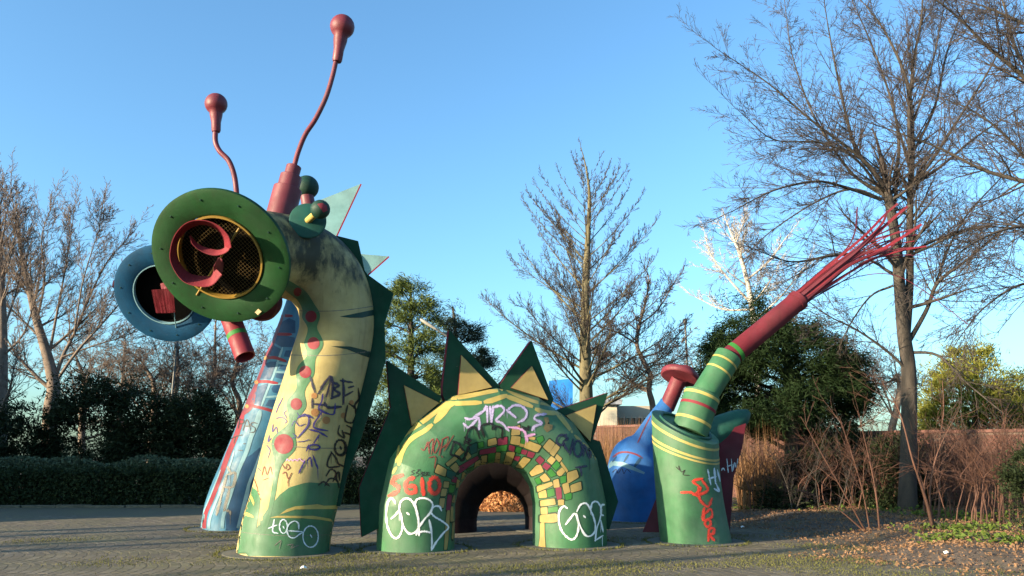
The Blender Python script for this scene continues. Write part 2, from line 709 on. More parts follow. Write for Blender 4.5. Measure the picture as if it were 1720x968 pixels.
for x, y, r in ((529, 693, 6.5), (548, 706, 6.5), (528, 665, 5), (577, 698, 5), (590, 676, 4)):
    ns.dot('painted_dot', x, y, r, M['orange'], .005)
for y0, y1, xa, xb in ((522, 512, 500, 640), (596, 588, 480, 636), (742, 752, 430, 600), (893, 897, 395, 566)):
    ns.strokes('joint', [[(xa + (xb - xa) * k / 8, y0 + (y1 - y0) * k / 8 + 5 * math.sin(math.pi * k / 8)) for k in range(9)]], M['grey_s'], 1.0, .006)
# graffiti on the neck
ns.strokes('graffiti_writing', z([(415, 550), (400, 660), (450, 680)], [(360, 630), (440, 600)], ell(505, 612, 38, 68), [(503, 610), (510, 628)],
                                 [(655, 635), (650, 580), (610, 560), (560, 590), (540, 650), (560, 710), (610, 725), (660, 690), (700, 668)],
                                 [(560, 655), (700, 665)], ell(770, 712, 75, 105), [(770, 695), (780, 718)]), M['white_t'], 2.0)
ns.strokes('graffiti_writing', z([(420, 800), (480, 752), (465, 830)], [(540, 795), (600, 790), (575, 825), (650, 800)]), M['grey_s'], 1.8)
z = zl(500, 610, 5.093)
ns.strokes('graffiti_writing', z([(110, 120), (145, 245)], [(180, 255), (230, 170), (285, 115), (268, 200), (245, 285)], [(295, 120), (300, 210), (290, 300)],
                                 [(300, 165), (350, 190), (310, 225), (360, 265), (290, 300)], [(385, 140), (392, 240), (385, 350)],
                                 [(370, 150), (460, 165)], [(395, 285), (465, 245)], [(440, 208), (470, 200)], [(125, 310), (123, 380)],
                                 [(140, 350), (240, 362)], [(230, 340), (260, 380), (365, 375)]), M['navy_s'], 4.2)
ns.strokes('graffiti_writing', z([(215, 270), (205, 330), (183, 395), (300, 440), (320, 350)], [(205, 420), (135, 545), (255, 580)],
                                 [(100, 568), (180, 590), (250, 630)], [(180, 620), (140, 680)], ell(140, 720, 48, 22), [(75, 750), (95, 700)],
                                 [(10, 940), (40, 880), (60, 840)], [(85, 830), (110, 810), (120, 885)], [(130, 790), (170, 900)],
                                 [(0, 470), (60, 440), (95, 470), (85, 540), (0, 640)], [(95, 445), (125, 475)]), M['violet_s'], 2.8)
ns.strokes('graffiti_writing', z([(515, 215), (522, 300), (490, 350), (480, 380)], [(520, 310), (550, 395)], [(440, 350), (490, 385), (500, 440)],
                                 [(425, 365), (410, 430), (405, 495), (465, 510), (495, 460), (490, 560), (420, 535)],
                                 [(355, 535), (345, 600), (395, 640), (380, 580)], [(390, 590), (455, 620), (445, 680)], [(455, 560), (448, 640)],
                                 ell(365, 725, 50, 68), ell(360, 720, 44, 62), [(362, 715), (368, 735)],
                                 [(290, 760), (255, 840), (262, 890), (350, 885)], [(285, 760), (330, 820), (345, 860), (395, 885)],
                                 [(245, 960), (280, 910), (320, 930), (330, 985)], [(300, 1010), (345, 930), (355, 1000)],
                                 [(230, 1050), (270, 990), (330, 1000), (350, 1060)], [(180, 1040), (220, 1015), (265, 1050)]), M['black_s'], 2.8)
z = zl(420, 600, 4.843)
ns.strokes('graffiti_scribble', z([(270, 330), (235, 400), (215, 450)], [(300, 435), (280, 455), (300, 500)], [(215, 500), (260, 490), (300, 520), (285, 540)],
                                  [(190, 550), (185, 610), (215, 570), (225, 620)], [(340, 560), (365, 520), (400, 560), (445, 545)],
                                  [(160, 640), (150, 690), (175, 660)], [(140, 720), (165, 760), (145, 830)], [(385, 455), (405, 480), (470, 480)],
                                  [(350, 620), (375, 650), (345, 660)], [(385, 690), (440, 685), (480, 670)], [(70, 905), (90, 925)]), M['violet_s'], 1.4)
ns.strokes('graffiti_scribble', z([(260, 870), (290, 910), (300, 870), (325, 900), (300, 920)], [(265, 950), (290, 935), (310, 990), (340, 940), (310, 1010), (315, 1050)],
                                  [(100, 960), (120, 890), (140, 960), (165, 890), (180, 950)], [(110, 1000), (150, 985)],
                                  [(40, 1000), (60, 1060), (68, 1095)], [(72, 1108), (76, 1120)], [(84, 1150), (90, 1160)]), M['brown_s'], 1.3)
ns.strokes('graffiti_scribble', z([(295, 845), (305, 830), (320, 845), (335, 830), (350, 845), (365, 830), (385, 845), (400, 825), (430, 850), (445, 830)]), M['pink_s'], 1.6)

# spine plate behind the neck
spine = [(566, 398), (602, 407), (613, 457), (618, 463), (661, 494), (646, 544), (648, 606), (608, 732), (583, 800), (572, 850), (552, 850), (562, 760), (585, 650), (605, 540), (570, 450), (540, 410)]
nrm = Vector((.15, -1, 0)).normalized()
o = MB().prism([at(x, y, ND + .02) for x, y in spine], nrm * .15).build('spine_fin', M['finface'], neck)
# eye ring, wire, tongue curl
ring_plate(neck, hc, hn, 1.045, .655, M['bgreen'] if False else paint('eye ring green paint', '245f30', .5, .5, None, .2, .15), bolts=10)
MB().lathe(hc, hn, [(-.10, .648), (.035, .648, 1), (.035, .622, 1), (-.10, .622)], 64, caps=(False, False)).build('eye_rim', M['wire'], neck)
MB().lathe(hc - hn * .17, hn, [(0, .62), (.02, .62)], 48).build('eye_shade_disc', M['black'], neck)  # black disc and lining added so the hole looks as dark as its shaded depth
MB().lathe(hc - hn * .17, hn, [(0, .612), (.10, .612)], 48, caps=(False, False)).build('eye_shade_lining', M['black'], neck)
mb = MB()
for ax, bx in ((he1, he2), (he2, he1)):
    k = -.60
    while k < .61:
        L = math.sqrt(max(.0, .625 ** 2 - k * k))
        if L > .05:
            mb.sweep([hc - hn * .05 + ax * k - bx * L, hc - hn * .05 + ax * k + bx * L], .0019, 4, smooth=False)
        k += .046
tag(mb.build('wire_mesh', M['mesh'], neck), kind='stuff')
z1 = zl(180, 300, 3.025)
a, b = z1([(672, 252), (455, 592)])[0]
MB().sweep([on_plane(hc, hn, *a, .02), on_plane(hc, hn, *b, .02)], .016, 8).build('eye_bar', M['wire'], neck)


def ribbon(name, A, B, ka, kb, mat, parent, c, n, th=.012):
    A = catmull(A, 5)
    B = catmull(B, 5)
    pa = [on_plane(c, n, x, y, ka) for x, y in A]
    pb = [on_plane(c, n, x, y, kb) for x, y in B]
    m = len(pa)
    ctr = sum(pa, Vector()) / m
    v = []
    for p, q in zip(pa, pb):
        i_ = (ctr - p)
        i_ = (i_ - n * i_.dot(n)).normalized() * th
        v += [p, q, q + i_, p + i_]
    f = []
    for i in range(m - 1):
        for j in range(4):
            f.append((4 * i + j, 4 * i + (j + 1) % 4, 4 * i + 4 + (j + 1) % 4, 4 * i + 4 + j))
    f += [(0, 1, 2, 3), (4 * m - 1, 4 * m - 2, 4 * m - 3, 4 * m - 4)]
    mb = MB()
    mb.add(v, f, False)
    return mb.build(name, mat, parent)


A, B = z1([(632, 350), (615, 290), (560, 235), (480, 210), (400, 225), (340, 290), (316, 380), (330, 450), (380, 520), (450, 548), (530, 545), (585, 490)],
          [(602, 375), (590, 300), (545, 250), (480, 232), (410, 257), (362, 312), (352, 370), (370, 435), (420, 485), (480, 498), (530, 495), (545, 450)])
ribbon('tongue_curl', A, B, .30, .06, M['red'], neck, hc, hn)
A, B = z1([(418, 290), (432, 335), (485, 375), (545, 392), (600, 380), (632, 350)], [(424, 288), (452, 325), (500, 352), (560, 366), (600, 352), (616, 318)])
ribbon('tongue_tip', A, B, .22, .12, M['red'], neck, hc, hn)
A, B = z1([(538, 470), (560, 492), (585, 478), (592, 435)], [(540, 445), (555, 420), (572, 402), (585, 412)])
ribbon('tongue_end', A, B, .10, .2, M['maroon'], neck, hc, hn)
# sticker on the ring
sp = [on_plane(hc, hn, *p, .024) for p in z1([(750, 680), (768, 662), (784, 676), (766, 694)])[0]]
MB().add(sp, [(0, 1, 2, 3)]).build('sticker', plain('sticker', 'c8b48c', .6, .3, 60), neck)
# chin tube and lip
a, b = at(386, 530, ND - .75), at(412, 600, ND - .95)
ax = (b - a).normalized()
L = (b - a).length
MB().lathe(a - ax * .25, ax, [(0, .155), (L + .25, .155, 1), (L + .25, .135, 1), (L + .1, .135)], 32).build('chin_tube', M['red'], neck)
MB().lathe(a + ax * L * .45, ax, [(0, .157), (.075, .157)], 32, caps=(False, False)).build('chin_tube_band', M['bgreen'], neck)
lc = at(437, 505, ND - .75)
MB().lathe(lc - hn * .1, hn, [(0, .3), (.03, .34), (.15, .34), (.18, .3)], 40).build('lip', M['dmaroon'], neck)
# antenna, near one
a = at(476, 345, ND - .45)
ax = (at(496, 272, ND - .4) - a).normalized()
MB().lathe(a, ax, [(-.5, .235), (.30, .235, 1), (.31, .225, 1), (.31, .18, 1), (.53, .18, 1), (.54, .17, 1), (.54, .125, 1), (.71, .125, 1), (.72, .115, 1), (.72, .01)], 40).build('antenna_base', M['maroon'], neck)


def antenna(path, D, ball, rb, stem, thick=.042):
    pp = [at(x, y, D) for x, y in [tuple(q) for q in catmull(path, 8)]]
    MB().sweep(pp, thick, 16).build('antenna_rod', M['maroon'], neck)
    c = at(*ball, D)
    s0 = at(*stem, D)
    ax = (c - s0).normalized()
    L = (c - s0).length
    r = rb
    prof = [(0, r * .34), (.03, r * .40), (L * .34, r * .42), (L * .60, r * .56)]
    for k in range(10):
        t = R(-55 + 145 * k / 9)
        prof.append((L + r * math.sin(t), r * math.cos(t) + 1e-3))
    MB().lathe(s0, ax, prof, 32).build('antenna_bulb', M['maroon'], neck)


antenna([(494, 280), (501, 255), (513, 226), (530, 200), (547, 165), (558, 130), (565, 100)], ND - .4, (575, 45), .213, (566, 104))
antenna([(398, 345), (397, 320), (393, 293), (384, 270), (369, 254), (362, 238), (362, 218)], ND + .1, (363, 175), .195, (363, 222), .046)
# eyes on stalks
c = at(517, 371, ND - .98)
nn = Vector((.25, -1, .05)).normalized()
MB().lathe(c - nn * .03, nn, [(-.25, .1), (-.25, .1), (-.02, .26, 1), (0, .29), (.04, .29, 1), (.05, .265), (.055, .001)], 40).build('ear_disc', M['teal'], neck)
b_ = at(538, 352, ND - 1.25)
MB().sweep([c, b_], .055, 16).build('eye_stalk', M['yellow2'], neck)


def ball(name, c, r, mat, parent, n=32):
    prof = [(-r * math.cos(math.pi * k / 16), r * math.sin(math.pi * k / 16) + 1e-4) for k in range(17)]
    mb = MB().lathe(c, (0, 0, 1), prof, n)
    mb.build(name, mat, parent)
    return mb


bm_ = ball('eye_ball', b_, .152, M['dgreen'], neck)
es = Surf(bm_, neck)
es.patch('painted_spot', [(533, 343), (541, 341), (549, 346), (550, 354), (543, 357), (538, 350)], M['red'], .003, 3)
b2 = at(515, 315, ND + .35)
ball('eye_ball', b2, .215, M['dgreen'], neck)
MB().sweep([b2 - Vector((0, 0, .1)), at(519, 350, ND + .3)], .12, 24).build('eye_stalk', M['maroon'], neck)

# ================================================================== BLUE DRAGON'S NECK
BD = gd(893) + .7
bb = at(396, 885, BD)
bb.z = 0
bneck = thing('dragon_neck', 'blue dragon neck with pink edge behind the yellow neck, blue eye ring', 'sculpture', bb, 'painted concrete dragon sculpture pieces')
ctl = [(396, 889, BD, .70), (404, 845, BD, .69), (432, 770, BD, .66), (462, 690, BD, .63), (492, 610, BD, .60), (517, 545, BD, .60), (533, 485, BD, .60),
       (518, 440, BD - .1, .60), (470, 428, BD - .4, .60), (410, 440, BD - .8, .6), (345, 462, BD - 1.3, .60)]
bc, bn, be1, be2 = frame_at(277, 495, BD - 2.1)
cl = [(at(x, y, D), r) for x, y, D, r in catmull(ctl, 6)]
pts = [p for p, r in cl]
pts[0].z = -.02
bmb = MB().sweep(pts, [r for p, r in cl], 72, (True, False))
bmb.build('neck', M['blue'], bneck)
MB().lathe(bc - bn * .6, bn, [(0, .62), (.58, .625)], 64, caps=(False, False)).build('head_collar', M['blue'], bneck)
bs = Surf(bmb, bneck)
pad(bneck, (bb.x, bb.y), .95)
ring_plate(bneck, bc, bn, 1.0, .62, paint('eye ring blue paint', '165f8e', .5, .3, None, .15, .05), bolts=10)
MB().lathe(bc, bn, [(-.1, .618), (.03, .618, 1), (.03, .60, 1), (-.1, .60)], 64, caps=(False, False)).build('eye_rim', M['lblue'], bneck)
MB().lathe(bc - bn * .2, bn, [(0, .59), (.02, .59)], 48).build('eye_shade_disc', M['black'], bneck)  # same black insert, in place of shade inside the blue eye
MB().lathe(bc - bn * .2, bn, [(0, .59), (.16, .59)], 48, caps=(False, False)).build('eye_shade_lining', M['black'], bneck)
A, B = z1([(225, 566), (260, 563), (300, 562), (335, 560)], [(248, 683), (285, 684), (320, 683), (346, 680)])
ribbon('tongue_curl', A, B, .25, .25, M['red'], bneck, bc, bn, .03)
A, B = z1([(270, 535), (285, 530), (300, 535)], [(275, 562), (290, 562), (305, 560)])
ribbon('tongue_tip', A, B, .15, .2, M['red'], bneck, bc, bn, .03)
a, b = z1([(340, 680), (350, 758)])[0]
MB().sweep([on_plane(bc, bn, *a, .2), on_plane(bc, bn, *b, .02)], .01, 6).build('eye_bar', M['lblue'], bneck)
for x, y in ((191, 477), (195, 489)):
    p = at(x, y, BD - 1.6)
    MB().lathe(p, (1, .2, -.1), [(0, .085), (.5, .085)], 12, False).build('ear_stub', M['dmaroon'], bneck)
# light fins on its back
for poly, xs in (([(603, 312), (562, 400), (560, 442), (500, 432), (520, 345)], (540, 605)), ([(650, 433), (616, 463), (575, 506), (556, 440), (590, 428)], (600, 650))):
    pp = [at(x, y, BD + .1) for x, y in poly]
    o = MB().prism(pp, Vector((.1, -.18, .02))).build('spine_fin', M['cyan'], bneck)
    a, b = pp[0], pp[1]
    e = (b - a).normalized()
    out = e.cross(Vector((.1, -1, 0))).normalized()
    if out.x < 0:
        out = -out
    w = Vector((.1, -.18, .02)) * .5
    MB().prism([a + out * .03, b + out * .03, b - out * .003, a - out * .003], Vector((.1, -.18, .02)) * 1.06).build('fin_edge', M['edge'], o)
z6, z7 = zl(330, 500, 4.84), zl(330, 690, 4.4)
bs.strokes('painted_edge', z7([(52, 905), (62, 770), (112, 650), (190, 450), (240, 310), (300, 170), (345, 20)]), M['red'], 8.5, .004)
bs.strokes('painted_edge', z6([(385, 940, 9), (430, 865, 16), (480, 725, 6), (540, 570, 5), (590, 440, 6), (622, 375, 5), (650, 290, 5), (700, 150, 6)]), M['maroon'], 6, .004)
bs.strokes('painted_outline', z7([(38, 890), (48, 770), (100, 640), (180, 440)]), M['lblue'], 2, .006)
bs.patch('painted_field', z7([(215, 905), (220, 780), (270, 620), (330, 450), (360, 350), (410, 322), (470, 270), (440, 400), (390, 530), (360, 620), (320, 770), (290, 905)])[0], M['dblue'], .004, 4)
bs.strokes('painted_stripe', z7([(88, 900, 5), (105, 780, 4.5), (180, 590, 4), (240, 430, 3), (280, 300, 3)], [(190, 900, 5), (200, 780, 6), (252, 620, 6), (312, 440, 6), (372, 300, 7), (405, 195, 7), (450, 80, 9), (470, 10, 8)],
                                [(300, 900, 6), (332, 770, 6), (372, 620, 7), (392, 530, 5), (442, 420, 7), (500, 260, 7), (560, 100, 7), (580, 40, 6)]), M['lblue'], 5, .007)
for q in z6([(520, 660), (558, 540), (600, 520), (655, 520), (625, 590), (605, 665)], [(445, 850), (500, 722), (585, 698), (545, 800), (520, 880)],
            [(635, 370), (660, 310), (720, 308), (800, 325), (800, 405), (690, 402)], [(668, 292), (690, 200), (755, 168), (805, 190), (805, 290)],
            [(595, 470), (630, 388), (690, 420), (680, 495)], [(560, 880), (590, 830), (690, 830), (670, 900)], [(610, 740), (640, 700), (700, 720), (690, 790), (620, 770)],
            [(640, 650), (660, 600), (740, 610), (720, 670)], [(670, 580), (690, 545), (755, 555), (745, 600)], [(710, 480), (725, 430), (775, 430), (765, 485)]):
    bs.patch('painted_cell', q, M['dblue'], .004, 4)
bs.strokes('painted_rib', z6([(560, 492), (640, 490), (725, 517)], [(488, 688), (560, 682), (655, 696)], [(412, 880), (455, 882), (560, 905), (650, 935)], [(650, 298), (770, 300)], [(700, 148), (775, 150)]), M['red'], 5, .008)
bs.strokes('painted_stripe', z6([(700, 410), (670, 500), (640, 600), (600, 700), (560, 800), (530, 880)], [(655, 530), (755, 545)], [(640, 605), (745, 610)], [(590, 705), (700, 700)], [(570, 810), (690, 800)]), M['lblue'], 3.5, .006)
for x, y in ((565, 493), (490, 690), (412, 885)):
    p = z6([(x, y)])[0][0]
    bs.dot('painted_dot', *p, 3.4, M['orange'], .010)
bs.strokes('graffiti_writing', z7([(325, 60), (310, 130)], [(322, 68), (352, 72), (345, 95), (318, 100)], [(345, 145), (375, 65), (400, 145)], [(355, 115), (395, 115)],
                                  [(450, 95), (415, 88), (402, 108), (435, 128), (428, 158), (395, 160)], [(255, 210), (300, 190), (340, 180)], [(290, 200), (280, 240)],
                                  [(310, 292), (340, 295)], [(350, 245), (362, 244)]), M['black_s'], 1.5, .010)
bs.strokes('graffiti_figure', z7([(200, 560), (180, 650), (150, 765)], [(245, 585), (225, 660), (205, 735)], [(240, 470), (275, 460), (290, 470), (270, 560), (205, 565)], [(235, 420), (250, 455)], [(215, 735), (245, 745), (250, 765)], [(225, 480), (205, 555)]), M['grey_s'], 4, .009)

# ================================================================== GREEN ARCH
aL, aR = at(698, 925, gd(930) + .62), at(957, 920, gd(922.5) + .62)
aL.z = aR.z = 0
ac = (aL + aR) / 2
arch = thing('dragon_arch', 'green dragon body arch with yellow mosaic blocks, tunnel and pointed fins', 'sculpture', ac, 'painted concrete dragon sculpture pieces')
ex = (aR - aL).normalized()
RA = (aR - aL).length / 2
ATR = .635


def arch_path(c, ex, Rm, leg, n=8):
    p = [c - ex * Rm + Vector((0, 0, -.02)), c - ex * Rm + Vector((0, 0, leg))]
    nrm = [Vector((0, 0, 1)), Vector((0, 0, 1))]
    for i in range(1, n + 1):
        a = math.pi * i / n
        q = c - ex * (Rm * math.cos(a)) + Vector((0, 0, leg + Rm * math.sin(a)))
        p.append(q)
        nrm.append(ex * math.sin(a) + Vector((0, 0, math.cos(a))))
    p.append(c + ex * Rm + Vector((0, 0, -.02)))
    nrm.append(Vector((0, 0, -1)))
    return p, nrm


ALEG = .70
p, nr = arch_path(ac, ex, RA, ALEG)
amb = MB().sweep(p, ATR, 96, normals=nr, split=True)
amb.build('arch_body', M['green'], arch)
asf = Surf(amb, arch)
for q in (aL, aR):
    pad(arch, q, .86)
xs = (698, 957)
D0, D1 = aL.y, aR.y
fin(arch, [(649, 607), (740, 668), (722, 700), (672, 742), (655, 681)], D0, D1, xs, inner=[(677, 649), (735, 678), (690, 716)])
fin(arch, [(753, 556), (836, 649), (830, 690), (752, 690), (742, 664), (742, 652)], D0, D1, xs, inner=[(772, 599), (823, 652), (767, 665)])
fin(arch, [(890, 574), (926, 672), (915, 700), (842, 690), (837, 648)], D0, D1, xs, inner=[(889, 617), (916, 673), (855, 653)])
fin(arch, [(1017, 661), (989, 746), (960, 750), (932, 690)], D0, D1, xs, inner=[(996, 681), (986, 742), (946, 699)])
fin(arch, [(657, 681), (603, 820), (607, 901), (640, 884), (665, 800), (690, 720)], D0, D1, xs, name='side_fin')
fin(arch, [(980, 735), (1004, 742), (1034, 842), (1019, 889), (1000, 885), (985, 800)], D0, D1, xs, name='side_fin')
z3, z4, z8, z5 = zl(630, 640, 6.05), zl(820, 640, 6.05), zl(640, 740, 4.3), zl(630, 780, 6.053)
segs = z3([(243, 845), (270, 740), (322, 640), (400, 568), (500, 510), (572, 452)], [(610, 420, 5), (680, 330, 10), (740, 250, 10), (800, 228, 6)], [(800, 230), (900, 228), (1070, 222)],
          [(1120, 215), (1200, 192), (1315, 155)], [(182, 940, 3), (200, 905, 4), (218, 880, 3)]) + \
    z4([(10, 215), (100, 180), (180, 152)], [(192, 160), (300, 200), (440, 260)], [(490, 290), (580, 320), (690, 330)], [(702, 332, 6), (760, 400, 6), (850, 520, 4)], [(880, 555, 3), (935, 610, 4)], [(960, 630, 2), (1030, 680, 2), (1070, 730, 2), (1090, 800, 1.5)])
for sg in segs:
    asf.strokes('painted_border', [[(q[0], q[1], (q[2] if len(q) > 2 else 6) * 1.3) for q in sg]], M['yellow2'], 6, .004)
for sg in z3([(270, 590, 2), (370, 490, 6), (520, 390, 6), (640, 295, 5), (720, 215, 3)], [(745, 185, 3), (900, 160, 6), (1100, 120, 6), (1290, 95, 3)], [(245, 660, 2), (230, 740, 2.5), (213, 830, 2)]) + z4([(190, 100, 2), (300, 150, 4), (450, 205, 4), (640, 255, 2)]):
    asf.strokes('painted_border', [[(q[0], q[1], q[2] * 1.4) for q in sg]], M['yellow2'], 4, .004)
Y, G, P_ = 'blockyel', 'bgreen', 'pinkblk'
B4 = [(Y, (620, 595), (675, 640), (620, 725), (560, 670)), (Y, (685, 645), (725, 680), (665, 765), (625, 730)), (Y, (700, 745), (750, 790), (720, 825), (680, 780)),
      (Y, (640, 765), (685, 800), (645, 850), (600, 810)), (P_, (525, 765), (570, 805), (530, 850), (485, 805)), (P_, (580, 830), (635, 865), (595, 905), (550, 870)),
      (G, (700, 815), (730, 860), (690, 905), (650, 865)), (Y, (745, 820), (810, 910), (795, 930), (735, 845)), (Y, (750, 880), (780, 920), (740, 965), (695, 930)),
      (G, (640, 895), (690, 955), (640, 975), (600, 930)), (Y, (490, 860), (530, 855), (560, 920), (450, 965), (425, 930)), (Y, (240, 560), (325, 570), (315, 650), (228, 635)),
      (G, (340, 580), (380, 590), (365, 640), (328, 630)), (Y, (325, 635), (362, 645), (355, 672), (318, 660)), (Y, (390, 605), (535, 660), (495, 722), (365, 675)),
      (Y, (245, 480), (320, 450), (320, 545), (235, 550)), (Y, (415, 560), (478, 575), (470, 600), (410, 590)), (G, (490, 580), (550, 560), (565, 600), (520, 640)),
      (P_, (215, 650), (270, 665), (260, 720), (210, 700)), (G, (290, 670), (340, 685), (320, 735), (275, 715)), (P_, (345, 695), (400, 710), (380, 750), (335, 735)),
      (P_, (410, 715), (475, 735), (450, 780), (395, 765)), (Y, (190, 725), (270, 730), (230, 845), (160, 840)), (P_, (275, 765), (325, 770), (305, 815), (262, 800)),
      (Y, (360, 775), (430, 800), (350, 885), (285, 870)), (Y, (80, 730), (125, 735), (110, 845), (65, 840)), (G, (15, 740), (70, 735), (60, 830), (5, 830)),
      (P_, (0, 690), (75, 670), (70, 720), (0, 735)), (G, (85, 670), (190, 650), (180, 710), (85, 715)), (P_, (100, 590), (190, 570), (190, 640), (100, 650)), (Y, (0, 600), (75, 580), (85, 640), (0, 660))]
B8 = [(Y, (1345, 235), (1410, 215), (1425, 265), (1350, 310)), (Y, (1370, 325), (1440, 300), (1445, 355), (1375, 375)), (G, (1295, 265), (1335, 255), (1335, 300), (1300, 310)),
      (Y, (1310, 320), (1350, 305), (1365, 370), (1325, 385)), (Y, (1245, 290), (1280, 278), (1290, 335), (1250, 340)), (P_, (1262, 345), (1300, 340), (1305, 415), (1272, 425)),
      (G, (1330, 390), (1375, 380), (1375, 420), (1335, 430)), (Y, (1280, 430), (1320, 428), (1320, 465), (1282, 468)), (Y, (1130, 330), (1230, 300), (1238, 325), (1135, 370)),
      (G, (1112, 280), (1143, 265), (1158, 305), (1130, 315)), (Y, (1148, 265), (1185, 238), (1222, 285), (1175, 300)),
      (Y, (1270, 240), (1305, 205), (1325, 230), (1290, 258)), (Y, (1140, 378), (1190, 358), (1198, 410), (1145, 415)), (G, (1202, 360), (1245, 348), (1255, 395), (1208, 408)),
      (Y, (1155, 435), (1250, 420), (1258, 462), (1158, 475)), (Y, (1155, 488), (1200, 482), (1203, 530), (1158, 532)), (G, (1208, 490), (1275, 478), (1275, 512), (1212, 520)),
      (Y, (1155, 542), (1265, 530), (1270, 585), (1240, 592), (1155, 590)), (Y, (1152, 605), (1180, 600), (1182, 690), (1188, 770), (1140, 775), (1150, 700)),
      (Y, (410, 175), (470, 210), (460, 258), (390, 230)), (Y, (455, 297), (490, 300), (485, 340), (450, 338)), (Y, (440, 350), (475, 352), (465, 400), (430, 400)),
      (Y, (425, 420), (460, 420), (450, 485), (420, 480)), (G, (495, 320), (535, 325), (520, 375), (490, 372)), ('teal', (480, 215), (540, 235), (520, 280), (475, 258)),
      (P_, (520, 260), (550, 270), (540, 305), (510, 295)), (P_, (480, 395), (510, 400), (500, 500), (470, 500)), (Y, (550, 280), (590, 310), (575, 345), (542, 338)),
      (Y, (525, 395), (570, 410), (555, 450), (512, 445)), (Y, (505, 480), (550, 485), (530, 580), (500, 582)), (Y, (475, 520), (495, 515), (485, 700), (475, 775), (455, 778), (465, 600)),
      (Y, (515, 600), (530, 595), (520, 710), (508, 705)), (G, (548, 350), (580, 358), (570, 398), (535, 388)), (Y, (590, 230), (635, 250), (605, 300), (580, 280)),
      (G, (620, 210), (668, 190), (660, 220), (640, 240)), (Y, (680, 160), (715, 140), (720, 190), (670, 225)), (Y, (725, 115), (765, 110), (755, 190), (722, 195)),
      (G, (775, 100), (820, 95), (815, 150), (775, 160)), (Y, (770, 165), (810, 155), (810, 180), (770, 185)),
      (Y, (540, 160), (565, 200), (540, 230), (500, 195)), (Y, (470, 165), (530, 115), (550, 135), (485, 185)), (Y, (535, 95), (570, 55), (600, 80), (560, 115)),
      (Y, (605, 100), (630, 85), (650, 115), (620, 140)), (P_, (560, 190), (690, 115), (700, 135), (570, 235)), (P_, (720, 70), (825, 50), (825, 85), (715, 100)),
      ('teal', (640, 40), (690, 20), (690, 80), (650, 95)), (G, (700, 20), (735, 10), (740, 45), (705, 55))]
for zc, BL in ((z4, B4), (z8, B8)):
    for blk in BL:
        q = zc(blk[1:])[0]
        c0 = np.mean(np.array(q), 0)
        rq = []
        for i in range(len(q)):            # corners cut a little, as brushed by hand
            a, b, c = np.array(q[i - 1]), np.array(q[i]), np.array(q[(i + 1) % len(q)])
            rq += [tuple(b + (a - b) * .14), tuple(b + (a + c - 2 * b) * .02 + (c0 - b) * .03), tuple(b + (c - b) * .14)]
        grown = lambda k: [tuple(c0 + (np.array(p) - c0) * k) for p in rq]
        o = asf.patch('painted_block', grown(1.1), M[blk[0]], .005, 5)
        u = asf.patch('block_outline', grown(1.34), M['joint'], .0025, 5)
asf.strokes('graffiti_writing', z5([(210, 400), (190, 360), (160, 350), (130, 400), (118, 520), (130, 630), (170, 720), (215, 752), (255, 720), (280, 640), (270, 540), (245, 480), (205, 520), (170, 550)],
                                   [(250, 430), (265, 380), (310, 348), (360, 360), (400, 420), (435, 530), (440, 640), (410, 690), (350, 705), (300, 650), (270, 560), (250, 470), (252, 425)], [(328, 495), (342, 508)],
                                   [(400, 410), (430, 355), (500, 345), (560, 370), (585, 420), (560, 490), (500, 560), (440, 650), (420, 712)], [(405, 400), (430, 520), (445, 640), (445, 722)], [(440, 692), (500, 682), (565, 695)],
                                   [(670, 470), (650, 430), (600, 430), (565, 480), (600, 530), (680, 580), (742, 640), (690, 700), (620, 790), (572, 868)], [(572, 868), (576, 780), (570, 680), (550, 570)]), M['white_s'], 3.0, .009, 6)
asf.strokes('graffiti_writing', z8([(1345, 490), (1320, 475), (1290, 510), (1285, 580), (1310, 660), (1370, 715), (1410, 690), (1425, 610), (1400, 530), (1370, 560), (1335, 605)],
                                   [(1415, 510), (1440, 465), (1480, 455), (1510, 500), (1540, 580), (1545, 650), (1510, 690), (1470, 680), (1430, 600), (1412, 530)], [(1464, 545), (1472, 556)],
                                   [(1510, 500), (1525, 450), (1560, 445), (1585, 490), (1580, 560), (1555, 640), (1545, 722)], [(1545, 722), (1595, 690)], [(1605, 465), (1590, 470), (1586, 530), (1602, 542)], [(1585, 580), (1600, 660)]), M['white_s'], 2.8, .009, 6)
asf.strokes('graffiti_writing', z5([(270, 115), (205, 140), (182, 190), (235, 225), (235, 275), (190, 300), (150, 318)], [(395, 140), (335, 160), (310, 230), (340, 288), (405, 280), (402, 222), (345, 226)], [(478, 150), (482, 225), (490, 300)], ell(602, 215, 52, 82)), M['red_s'], 6.2, .008)
asf.strokes('graffiti_scribble', z5([(400, 60), (370, 75), (395, 95), (360, 110)], [(430, 60), (455, 55), (415, 90), (450, 100), (410, 130)], [(465, 70), (470, 130), (490, 80), (470, 95), (500, 120)], [(505, 70), (510, 120), (540, 80), (512, 95), (550, 115)]), M['black_s'], 1.2, .009)
asf.strokes('graffiti_writing', z3([(470, 690), (500, 705), (540, 620), (550, 740)], [(530, 665), (590, 590), (572, 745)], [(625, 590), (592, 680), (608, 735), (650, 650), (628, 588)], [(690, 590), (650, 755)], [(675, 600), (740, 570), (728, 640), (680, 680)], [(795, 558), (700, 712)], [(676, 765), (684, 775)], [(550, 780), (615, 775), (603, 880)]), M['brown_s'], 1.9, .009)
asf.strokes('graffiti_writing', z3([(800, 620), (785, 680), (768, 745), (840, 768), (885, 808), (930, 720), (945, 670)], [(800, 620), (850, 640), (890, 705)], [(905, 640), (930, 560), (950, 500), (1000, 468), (1035, 505), (1062, 578)], [(915, 575), (970, 605), (930, 620), (965, 650)], [(1108, 565), (1080, 470), (1120, 440), (1190, 440), (1192, 495), (1225, 460), (1292, 492), (1288, 580)]), M['black_s'], 3.6, .011)
